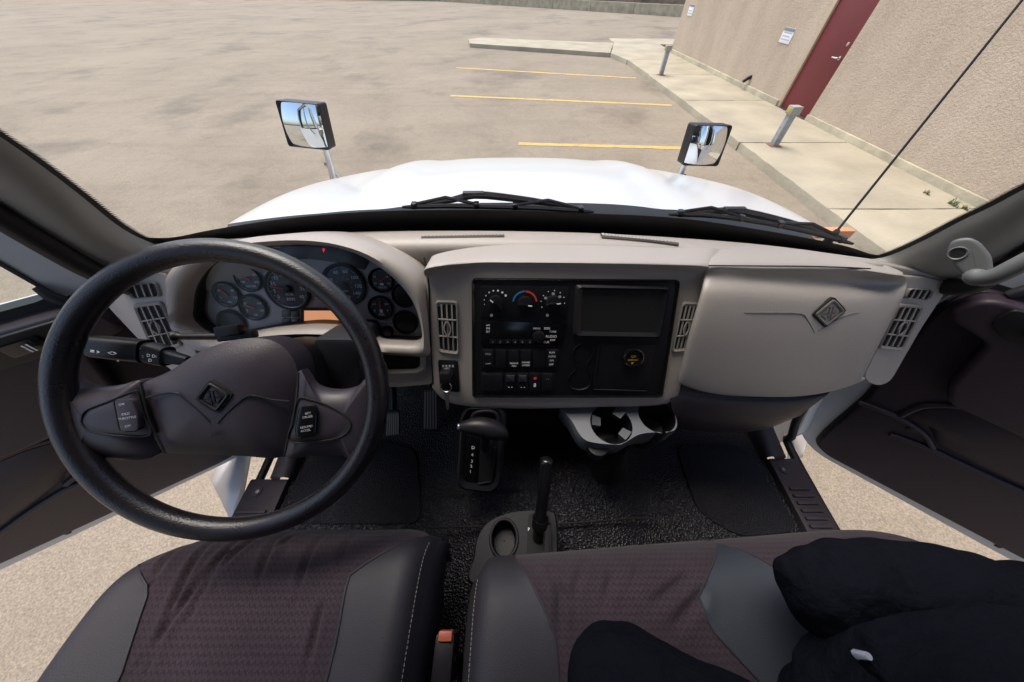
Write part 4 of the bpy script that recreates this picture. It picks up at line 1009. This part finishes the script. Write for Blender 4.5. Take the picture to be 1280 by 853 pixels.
# multifunction stalk
st = thing('turn_signal_stalk', WC-WX*.08-WN*.05, 'thick black stalk with lamp and wiper symbols at the steering column', 'stalk')
def stp(p, off=-.055): return wh(p, off)
A0, A1, A2, A3 = stp((120, 433)), stp((181, 439)), stp((186, 440)), stp((236, 452))
ax = (A1-A0).normalized(); ay = WN.cross(ax)
def rsec(c, w, h, n=20): return [c+ay*(w*abs(math.cos(2*math.pi*k/n))**.55*(1 if math.cos(2*math.pi*k/n) > 0 else -1))+WN*(h*abs(math.sin(2*math.pi*k/n))**.55*(1 if math.sin(2*math.pi*k/n) > 0 else -1)) for k in range(n)]
loft('grip', [rsec(A0-ax*.001, .004, .004), rsec(A0, .015, .013), rsec(A0+ax*.004, .0175, .015), rsec(A1-ax*.004, .0185, .016), rsec(A1, .017, .015), rsec(A1+ax*.001, .004, .004)], black, st, 20, 20, closed=True, angle=50)
loft('ring_switch', [rsec(A2, .004, .004), rsec(A2, .016, .015), rsec(A2+(A3-A2)*.45, .016, .015), rsec(A2+(A3-A2)*.5, .011, .011), rsec(A3, .008, .008)], black, st, 20, 16, closed=True, angle=40)
g0 = st.children[0]
for s, p, z in (('=', (131, 438), .011), ('>', (138, 439), .008), ('<>', (155, 440.5), .011), ('o', (162, 449), .006)): text('symbol', s, stp(p, -.055)+WN*.0165, ax, ay if ay.dot(WY) > 0 else -ay, z, white_i, g0)
for s, p, z in (('-', (188, 434), .006), ('D', (198, 443), .007), ('D:', (205, 444), .007), ('D', (200, 449), .007), ('::', (191, 444), .007)): text('symbol', s, stp(p, -.055)+WN*.0158, ax, ay if ay.dot(WY) > 0 else -ay, z, white_i, g0)
# slim lever with small control block (trailer brake)
lv = thing('hand_control_lever', stp((300, 417), -.075), 'slim black lever with a small block on top of the steering column', 'lever')
tube('lever', cat([stp((216, 421), -.10), stp((225, 421), -.10), stp((245, 421), -.10), stp((300, 421), -.10)], 14), [.005, .010, .010, .009, .007, .006, .006, .006, .006, .006, .006, .006, .006, .006], black, lv, 12)
box('block', V((-.020, -.008, -.012)), V((.020, .010, .014)), black, lv, .003, M=frame_mat(stp((290, 414), -.09), WX, WY, WN))
box('block_base', V((-.030, -.007, -.012)), V((.030, .006, .006)), black, lv, .003, M=frame_mat(stp((296, 420), -.095), WX, WY, WN))
tube('lever_bracket', [stp((300, 421), -.10), stp((318, 436), -.10), stp((325, 450), -.09)], .010, black, lv, 10)

# ================================================================== pedals
def pedal_(name, pts, z, label, lines):
    q = [onz(p, zz) for p, zz in zip(pts, z)]; n = (q[1]-q[0]).cross(q[3]-q[0]).normalized()
    if n.y > 0: n = -n
    t = thing(name, sum(q, V())/4, label, 'pedal')
    q = [onp(p, sum(q, V())/4, n) for p in pts]
    plate('pad', rr(q, .008), n, .012, pedal, t, .003)
    r0 = None
    for k in range(lines):
        f = (k+.5)/lines; a = q[0]*(1-f)+q[1]*f; c = q[3]*(1-f)+q[2]*f; d = (c-a).normalized(); s = n.cross(d)*.0022
        plate('rib', [a+d*.006-s+n*.003, c-d*.006-s+n*.003, c-d*.006+s+n*.003, a+d*.006+s+n*.003], n, .003, pedal_rib, t, .0006)
    c = sum(q, V())/4; tube('arm', [c-n*.01, c+V((0, .08, .06)), c+V((0, .2, .22))], .012, black, t, 8)
pedal_('brake_pedal', [(484, 516), (499, 514), (499, 544), (482, 546)], [.16, .16, .08, .08], 'ribbed brake pedal in the driver footwell', 6)
pedal_('accelerator_pedal', [(530, 488), (546, 486), (547, 537), (529, 537)], [.22, .22, .04, .04], 'long ribbed accelerator pedal in the driver footwell', 5)

# ================================================================== gear selector
gq = [onz((582, 508), .42), onz((632, 508), .42), onz((620, 615), .22), onz((571, 610), .22)]
gc = sum(gq, V())/4; gnn = (gq[1]-gq[0]).cross(gq[3]-gq[0]).normalized(); gnn = gnn if gnn.z > 0 else -gnn
gs = thing('gear_selector', gc-gnn*.1, 'automatic gear selector with black handle below the dash', 'gear selector')
def gsp(p, off=0.): return onp(p, gc+gnn*off, gnn)
oo = [(585, 507), (624, 507), (633, 518), (627, 606), (615, 617), (577, 612), (571, 602), (576, 520)]
ii = [(588, 514), (620, 514), (625, 522), (619, 600), (612, 607), (582, 604), (578, 596), (582, 524)]
plate('housing', rr(px(gsp, oo, -.004), .01), gnn, .16, black, gs, .006)
ring('surround', rr(px(gsp, oo, .002), .012), rr(px(gsp, ii, .002), .010), gnn, .01, slot2, gs, .006)
ip = plate('indicator_plate', rr(px(gsp, [(582, 545), (598, 545), (594, 604), (579, 601)], .001), .004), gnn, .004, blackg, gs, 0)
gx = (gq[1]-gq[0]).normalized(); gy = gnn.cross(gx)
for s, p, z in (('D', (591.5, 560), .013), ('4', (590.5, 569), .013), ('3', (590, 577), .012), ('2', (589, 583), .012), ('1', (588, 590), .012)): text('letter', s, gsp(p, .002), gx, gy, z, white_i, ip)
plate('gate', rr(px(gsp, [(601, 530), (618, 530), (612, 604), (598, 604)], .0), .004), gnn, .004, hole, gs, 0)
tube('gate_edge', px(gsp, [(619, 560), (614, 602), (598, 605)], .004), .003, slot2, gs, 6)
tube('shaft', [gsp((606, 560), -.01), gsp((607, 545), .05)], .012, black, gs, 10)
k0, k1 = gsp((575, 534), .06), gsp((636, 546), .055)
N = 14; kp = [k0+(k1-k0)*(k/(N-1))+gy*(.012*math.sin(math.pi*k/(N-1))) for k in range(N)]
tube('handle', kp, [.010, .013, .0165, .019, .021, .0225, .0235, .024, .024, .0235, .022, .019, .014, .004], black, gs, 18)
tube('release_button', [k0-(k1-k0).normalized()*.006, k0+(k1-k0)*.05], .0085, steel, gs, 14)
tube('guard', cat(px(gsp, [(590, 530), (592, 518), (606, 514), (620, 517), (624, 532)], .012), 20), .005, slot2, gs, 8)

# ================================================================== cup holder
ch = thing('cup_holder', onz((775, 530), .30), 'grey double cup holder hanging below the centre stack', 'cup holder')
CZ = .40
def cz(p, z=CZ): return onz(p, z)
oc = [(703, 504), (760, 500), (828, 491), (836, 500), (846, 525), (843, 538), (826, 540), (800, 543), (780, 554), (770, 556), (740, 553), (727, 546), (716, 528)]
OC = cat(px(cz, oc), 64, True); oc_c = sum(OC, V())/64
h1, r1 = cz((764, 530)), (cz((790, 530))-cz((764, 530))).length; h2, r2 = cz((821, 520)), (cz((844, 520))-cz((821, 520))).length*.98
# top deck with two openings: boolean by face filling of a triangulated region
bm = bmesh.new()
loops = [OC, circ(h1, V((1, 0, 0)), V((0, 1, 0)), r1, 32), circ(h2, V((1, 0, 0)), V((0, 1, 0)), r2, 32)]
es = []
for lp_ in loops:
    vs = [bm.verts.new(p) for p in lp_]; es += [bm.edges.new((vs[i], vs[(i+1) % len(vs)])) for i in range(len(vs))]
bmesh.ops.triangle_fill(bm, edges=es, use_beauty=True, use_dissolve=False)
fs = [f for f in bm.faces if (f.calc_center_median()-h1).length < r1*.97 or (f.calc_center_median()-h2).length < r2*.97]
bmesh.ops.delete(bm, geom=fs, context='FACES'); bm.verts.index_update()
mk('deck', [v.co.copy() for v in bm.verts], [tuple(v.index for v in f.verts) for f in bm.faces], slot, ch, False); bm.free()
rows = [[p for p in OC], [p+(oc_c-p)*-.015+V((0, 0, -.008)) for p in OC], [p+(oc_c-p)*.0+V((0, 0, -.060)) for p in OC], [p+(oc_c-p)*.12+V((0, 0, -.085)) for p in OC], [p+(oc_c-p)*.5+V((0, 0, -.11)) for p in OC]]
loft('skirt', rows, slot, ch, raw=True, closed=True, angle=40)
for h, r in ((h1, r1), (h2, r2)):
    cu = circ(h, V((1, 0, 0)), V((0, 1, 0)), r, 32); rows = [cu, [p+V((0, 0, -.02)) for p in cu], [h+(p-h)*.82+V((0, 0, -.10)) for p in cu], [h+(p-h)*.78+V((0, 0, -.105)) for p in cu], [h+(p-h)*.05+V((0, 0, -.106)) for p in cu]]
    loft('cup_well', rows, black, ch, raw=True, closed=True, angle=45)
    rows = [[h+(p-h)*1.0+V((0, 0, -.03)) for p in cu], [h+(p-h)*.95+V((0, 0, -.12)) for p in cu], [h+(p-h)*.5+V((0, 0, -.15)) for p in cu]]
    loft('cup_shell', rows, black, ch, raw=True, closed=True, angle=45)
for a in (170, 50, 315):     # sprung fingers of the cup insert
    d = V((math.cos(R(a)), math.sin(R(a)), 0)); s = V((-d.y, d.x, 0)); p = h1+d*r1*.92
    mk('cup_finger', [p+s*.014+V((0, 0, .006)), p-s*.014+V((0, 0, .006)), p-s*.011-d*.022+V((0, 0, .002)), p+s*.011-d*.022+V((0, 0, .002)),
                      p+s*.014+V((0, 0, -.04)), p-s*.014+V((0, 0, -.04)), p-s*.012-d*.008+V((0, 0, -.04)), p+s*.012-d*.008+V((0, 0, -.04))],
       [(0, 1, 2, 3), (4, 5, 6, 7), (0, 1, 5, 4), (1, 2, 6, 5), (2, 3, 7, 6), (3, 0, 4, 7)], finger_m, ch, False)
disc('coin_cap', h1+V((-.035, -.045, -.03)), V((1, 0, 0)), V((0, 1, 0)), .026, .03, black, ch, 24, .003)
tube('support', [h1+V((.02, -.01, -.10)), h1+V((.03, -.045, -.19)), h1+V((.03, .10, -.32))], [.05, .055, .06], black, ch, 14)

# ================================================================== parking brake
pbk = thing('parking_brake', onz((645, 690), .1), 'parking brake lever with black handle rising from its round-ended console', 'parking brake')
BZ = .22
ob = [(594, 695), (598, 672), (610, 654), (632, 643), (655, 639), (685, 640), (694, 648), (696, 700), (696, 730), (594, 730)]
OB = cat(px(onz, ob, BZ), 60, True); obc = sum(OB, V())/60
wc_, wr = onz((630, 673), BZ), .040
bm = bmesh.new(); es = []
well = [wc_+V((.034*math.cos(6.2832*k/32), .042*math.sin(6.2832*k/32), 0)) for k in range(32)]
for lp_ in (OB, well):
    vs = [bm.verts.new(p) for p in lp_]; es += [bm.edges.new((vs[i], vs[(i+1) % len(vs)])) for i in range(len(vs))]
bmesh.ops.triangle_fill(bm, edges=es, use_beauty=True)
fs = [f for f in bm.faces if ((f.calc_center_median()-wc_).x/.034)**2+((f.calc_center_median()-wc_).y/.042)**2 < .93]
bmesh.ops.delete(bm, geom=fs, context='FACES'); bm.verts.index_update()
mk('console_top', [v.co.copy() for v in bm.verts], [tuple(v.index for v in f.verts) for f in bm.faces], slot2, pbk, False); bm.free()
loft('console_side', [OB, [p+(obc-p)*-.04+V((0, 0, -.008)) for p in OB], [p+(obc-p)*-.06+V((0, 0, -.04)) for p in OB], [p+(obc-p)*-.02+V((0, 0, -.22)) for p in OB]], slot2, pbk, raw=True, closed=True, angle=50)
loft('pocket', [well, [wc_+(p-wc_)*.9+V((0, 0, -.05)) for p in well], [wc_+(p-wc_)*.8+V((0, 0, -.055)) for p in well], [wc_+(p-wc_)*.05+V((0, 0, -.055)) for p in well]], black, pbk, raw=True, closed=True)
tube('well_lip', [p+V((0, 0, .001)) for p in well], .004, slot2, pbk, 8, True)
plate('slot', rr(px(onz, [(661, 642), (687, 642), (688, 720), (657, 720)], BZ+.003), .006), (0, 0, 1), .01, hole, pbk, .002)
l0, l1, l2 = onz((675, 652), .28), onz((680, 610), .36), onz((683, 578), .41)
tube('handle', cat([onz((672, 690), .16), l0, (l0+l1)/2, l1, (l1+l2)/2, l2, l2+(l2-l1).normalized()*.012], 20), [.016]*5+[.014]*4+[.0155]*8+[.015, .012, .005], blackg, pbk, 16)
tube('handle_collar', [l0-(l1-l0).normalized()*.012, l0+(l1-l0).normalized()*.010], .020, blackg, pbk, 16)
tube('bracket', [onz((684, 690), .24), onz((684, 655), .27)], .010, steel, pbk, 8)
text('brake_mark', 'P', onz((661, 662), BZ+.0035), V((1, 0, 0)), V((0, 1, 0)), .010, white_i, pbk)

# seat belt buckle between the seats
bk = thing('belt_buckle', onz((556, 815), .36), 'black belt buckle with orange-red release button between the seats', 'buckle')
q = onz((557, 797), .40)
box('body', q+V((-.020, -.06, -.09)), q+V((.014, .004, -.01)), black, bk, .006)
box('release', q+V((-.014, -.006, -.03)), q+V((.010, .008, -.004)), orange_m, bk, .003)
tube('strap', [q+V((0, -.03, -.04)), q+V((-.005, -.06, -.25)), q+V((0, -.10, -.39))], .016, black, bk, 8)
# ================================================================== seats
def gauss(x, s): return math.exp(-(x/s)**2)
SZ = .455
class Seat: pass
def seat_fn(x0, x1, yf, wr, bol):
    def z(x, y):
        t = (x-x0)/(x1-x0)*2-1
        h = SZ+bol*abs(t)**4
        e = yf(x)-y                            # distance behind the front edge
        h -= .085*math.exp(-max(e, 0)/.022)+.02*math.exp(-max(e, 0)/.09)
        for s in (x-x0, x1-x): h -= .075*math.exp(-max(s, 0)/.014)
        for (ax_, ay_, bx_, by_, w, d) in wr:
            dx, dy = bx_-ax_, by_-ay_; L2 = dx*dx+dy*dy; u = max(0, min(1, ((x-ax_)*dx+(y-ay_)*dy)/L2)); r_ = math.hypot(x-ax_-u*dx, y-ay_-u*dy)
            f = math.sin(math.pi*min(1, u*1.1+.12))**.6 if u < .88 else max(0, (1-u)/.12)*.6
            h -= d*gauss(r_, w)*max(0, f); h += .5*d*gauss(r_-2.2*w, 1.2*w)*max(0, f)
        return h
    return z
def panel(name, xa, xb, y0, yf, zf, m, parent, nu, nv, off=0.):
    rows = []
    for j in range(nv):
        t = j/(nv-1); t = 1-(1-t)**1.6; r = []
        for i in range(nu):
            s = i/(nu-1)
            yy = None
            xx = None
            # walk: y first from the mean column, then x between the two seam curves at that y
            ya = y0+(yf(.5*(xa(y0)+xb(y0)))-y0)*t
            xx = xa(ya)+(xb(ya)-xa(ya))*s
            yb = y0+(yf(xx)-y0)*t
            xx = xa(yb)+(xb(yb)-xa(yb))*s
            r.append(V((xx, yb, zf(xx, yb)+off)))
        rows.append(r)
    f = rows[-1]
    rows += [[p+V((0, .006, -.03)) for p in f], [p+V((0, -.004, -.12)) for p in f], [p+V((0, -.03, -.2)) for p in f]]
    return loft(name, rows, m, parent, raw=True, angle=70)
def side(name, x, sx, y0, yf, zf, m, parent):
    N = 30; ys_ = [y0+(yf(x)-y0)*(1-(1-k/(N-1))**1.6) for k in range(N)]
    rows = [[V((x, y, zf(x, y))) for y in ys_], [V((x+sx*.010, y, zf(x, y)-.03)) for y in ys_], [V((x+sx*.006, y, zf(x, y)-.12)) for y in ys_], [V((x-sx*.01, y, .14)) for y in ys_]]
    return loft(name, rows, m, parent, raw=True, angle=60)
def seam(name, fx, y0, y1, zf, m, parent, r=.0022, dz=.001):
    N = 40; return tube(name, [V((fx(y0+(y1-y0)*k/(N-1)), y0+(y1-y0)*k/(N-1), zf(fx(y0+(y1-y0)*k/(N-1)), y0+(y1-y0)*k/(N-1))+dz)) for k in range(N)], r, m, parent, 6)

# driver seat
dx0, dx1 = -.805, -.238
def dyf(x):
    t = (x-dx0)/(dx1-dx0); return .103-.055*max(0, (.32-t)/.32)**2-.012*max(0, (t-.85)/.15)**2
w = []
for a in ((250, 660, 178, 850), (205, 668, 185, 735), (285, 660, 230, 780), (330, 660, 318, 740), (300, 668, 250, 735), (385, 665, 365, 760), (340, 672, 352, 700), (425, 665, 420, 720), (400, 760, 380, 853), (270, 690, 165, 845), (345, 665, 330, 690)):
    p, q = onz(a[:2], SZ), onz(a[2:], SZ); w.append((p.x, p.y, q.x, q.y, .0050, .0068))
dz_ = seat_fn(dx0, dx1, dyf, w, .030)
ds = thing('driver_seat', (-.515, -.2, .0), 'driver seat with purple-grey woven cushion and grey vinyl bolsters', 'seat')
dsl = lambda y: max(dx0+.004, -.70-.10*(y/.055)**1.2) if y > 0 else -.700+.036*min(1, -y/.10)
dsr = lambda y: -.352-.012*math.exp(-((y-.02)/.06)**2) + (.118*max(0, (y-.022)/.08)**1.1 if y > .022 else 0)
panel('cushion_centre', dsl, dsr, -.52, dyf, dz_, fabric, ds, 110, 90)
panel('cushion_bolster', lambda y: dx0, dsl, -.52, dyf, dz_, vinyl, ds, 26, 60)
panel('cushion_bolster', dsr, lambda y: dx1, -.52, dyf, dz_, vinyl, ds, 26, 60)
side('cushion_side', dx0, -1, -.52, dyf, dz_, vinyl, ds); side('cushion_side', dx1, 1, -.52, dyf, dz_, vinyl, ds)
seam('seam', dsl, -.52, .052, dz_, vinyl, ds); seam('seam', dsr, -.52, .085, dz_, vinyl, ds)
# stitches along the inner bolster edge
ps = [V((dx1-.007, y, dz_(dx1-.007, y)+.0012)) for y in [-.3+.38*k/60 for k in range(60)]]
s0 = tube('stitch', [ps[0], ps[0]+V((0, .0042, 0))], .0007, thread, ds, 5)
for p in ps[1:]: copyo(s0, p-ps[0], ds)
box('seat_base', (-.74, -.48, .02), (-.28, .03, .31), black, ds, .02)
def backrest(x0, x1, parent, m):
    rows = []
    for k in range(9):
        z = .50+.62*k/8; y = -.50-.16*k/8; wv = 1-.10*(k/8)**3; c = (x0+x1)/2; hw = (x1-x0)/2*wv
        rows.append([V((c+hw*(-1+2*i/12), y+.06*(abs(-1+2*i/12))**4*.7-.02, z)) for i in range(13)])
    return loft('backrest', rows, m, parent, 30, 20, thick=.10)
backrest(dx0, dx1, ds, fabric)

# passenger bench
bx0, bx1 = -.150, .800
def byf(x):
    t = (x-bx0)/(bx1-bx0); return .050+.052*min(1, t*1.2)-.03*max(0, (.04-t)/.04)**2-.08*max(0, (t-.90)/.10)**2
w = []
for a in ((690, 715, 720, 770), (735, 700, 712, 760), (700, 740, 700, 800), (865, 720, 800, 770), (880, 745, 830, 800), (770, 715, 755, 760), (660, 705, 690, 725), (810, 700, 790, 735)):
    p, q = onz(a[:2], SZ), onz(a[2:], SZ); w.append((p.x, p.y, q.x, q.y, .0065, .0070))
bz_ = seat_fn(bx0, bx1, byf, w, .02)
bs = thing('passenger_seat', (.33, -.2, 0), 'two-person passenger bench with patterned fabric and grey vinyl inserts', 'seat')
s1 = lambda y: -.005-.060*max(0, (y+.06)/.11)**1.2 if y > -.06 else -.005
s2 = lambda y: .247+.0*y+(.100*max(0, (y+.01)/.085)**1.2 if y > -.01 else (.10*max(0, (-.045-y)/.12) if y < -.045 else 0))
s3 = lambda y: .445-(.085*max(0, (y+.01)/.085)**1.2 if y > -.01 else 0)
s4 = lambda y: .735
edges = [lambda y: bx0, s1, s2, s3, s4, lambda y: bx1]
for k, (nm, m, nu) in enumerate((('cushion_bolster', vinyl, 26), ('cushion_panel', fabric, 70), ('cushion_insert', vinyl2, 30), ('cushion_panel', fabric, 70), ('cushion_bolster', vinyl, 18))):
    panel(nm, edges[k], edges[k+1], -.52, byf, bz_, m, bs, nu, 70)
for f_, y1 in ((s1, .04), (s2, .066), (s3, .066), (s4, .06)): seam('seam', f_, -.5, y1, bz_, vinyl, bs, .0016)
side('cushion_side', bx0, -1, -.52, byf, bz_, vinyl, bs); side('cushion_side', bx1, 1, -.52, byf, bz_, vinyl, bs)
ps = [V((bx0+.007, y, bz_(bx0+.007, y)+.0012)) for y in [-.3+.32*k/54 for k in range(54)]]
s0 = tube('stitch', [ps[0], ps[0]+V((0, .0042, 0))], .0007, thread, bs, 5)
for p in ps[1:]: copyo(s0, p-ps[0], bs)
box('seat_base', (-.08, -.48, .02), (.74, 0.0, .31), black, bs, .02)
backrest(bx0, bx1, bs, fabric)

# ================================================================== the person on the bench (legs and hips in view)
sk = [((.38, -.20, .585), .150, None), ((.40, -.34, .72), .150, 0), ((.40, -.44, .86), .150, 1),
      ((.25, -.205, .575), .098, 0), ((.14, -.135, .562), .086, 3), ((.03, -.065, .55), .074, 4), ((.06, -.13, .52), .062, 5), ((.16, -.30, .515), .055, 6),
      ((.435, -.105, .595), .125, 0), ((.60, -.10, .60), .110, 8), ((.78, -.08, .58), .085, 9), ((.66, -.035, .57), .078, 10), ((.50, -.010, .57), .076, 11), ((.37, .0, .570), .068, 12), ((.315, -.01, .565), .046, 13)]
me = bpy.data.meshes.new('person'); base_ = V((.34, -.25, .47))
me.from_pydata([tuple(V(s[0])-base_) for s in sk], [(s[2], i) for i, s in enumerate(sk) if s[2] is not None], [])
pe = bpy.data.objects.new('person', me); col.objects.link(pe); pe.location = base_
tag(pe, 'person in black trousers sitting cross-legged on the passenger bench', 'person')
pe.modifiers.new('skin', 'SKIN'); sv = me.skin_vertices[0].data
for i, s in enumerate(sk): sv[i].radius = (s[1], s[1]); sv[i].use_root = (i == 0)
ss = pe.modifiers.new('sub', 'SUBSURF'); ss.levels = 4; ss.render_levels = 4
me.materials.append(cloth)
tx = bpy.data.textures.new('folds', 'CLOUDS'); tx.noise_scale = .09
dm = pe.modifiers.new('folds', 'DISPLACE'); dm.texture = tx; dm.strength = .016; dm.mid_level = .5
tx2 = bpy.data.textures.new('creases', 'WOOD'); tx2.wood_type = 'BANDNOISE'; tx2.noise_scale = .07; tx2.turbulence = 9
dm2 = pe.modifiers.new('creases', 'DISPLACE'); dm2.texture = tx2; dm2.strength = .006; dm2.mid_level = .5
sm = pe.modifiers.new('smooth', 'SMOOTH'); sm.iterations = 1
# drawstring end
d0, d1 = onz((1072, 818), .715), onz((1092, 838), .715)
tube('drawstring_tip', [d0+V((0, 0, .012)), d0, d1], [.003, .0045, .0045], dim_i, pe, 8)
for k in range(5):
    p = d0+(d1-d0)*(k+.7)/5.5; tube('drawstring_band', [p, p+(d1-d0).normalized()*.002], .0052, cloth, pe, 8)
tube('drawstring', [d1, d1+V((.03, -.03, -.002)), d1+V((.06, -.06, -.02))], .004, cloth, pe, 8)
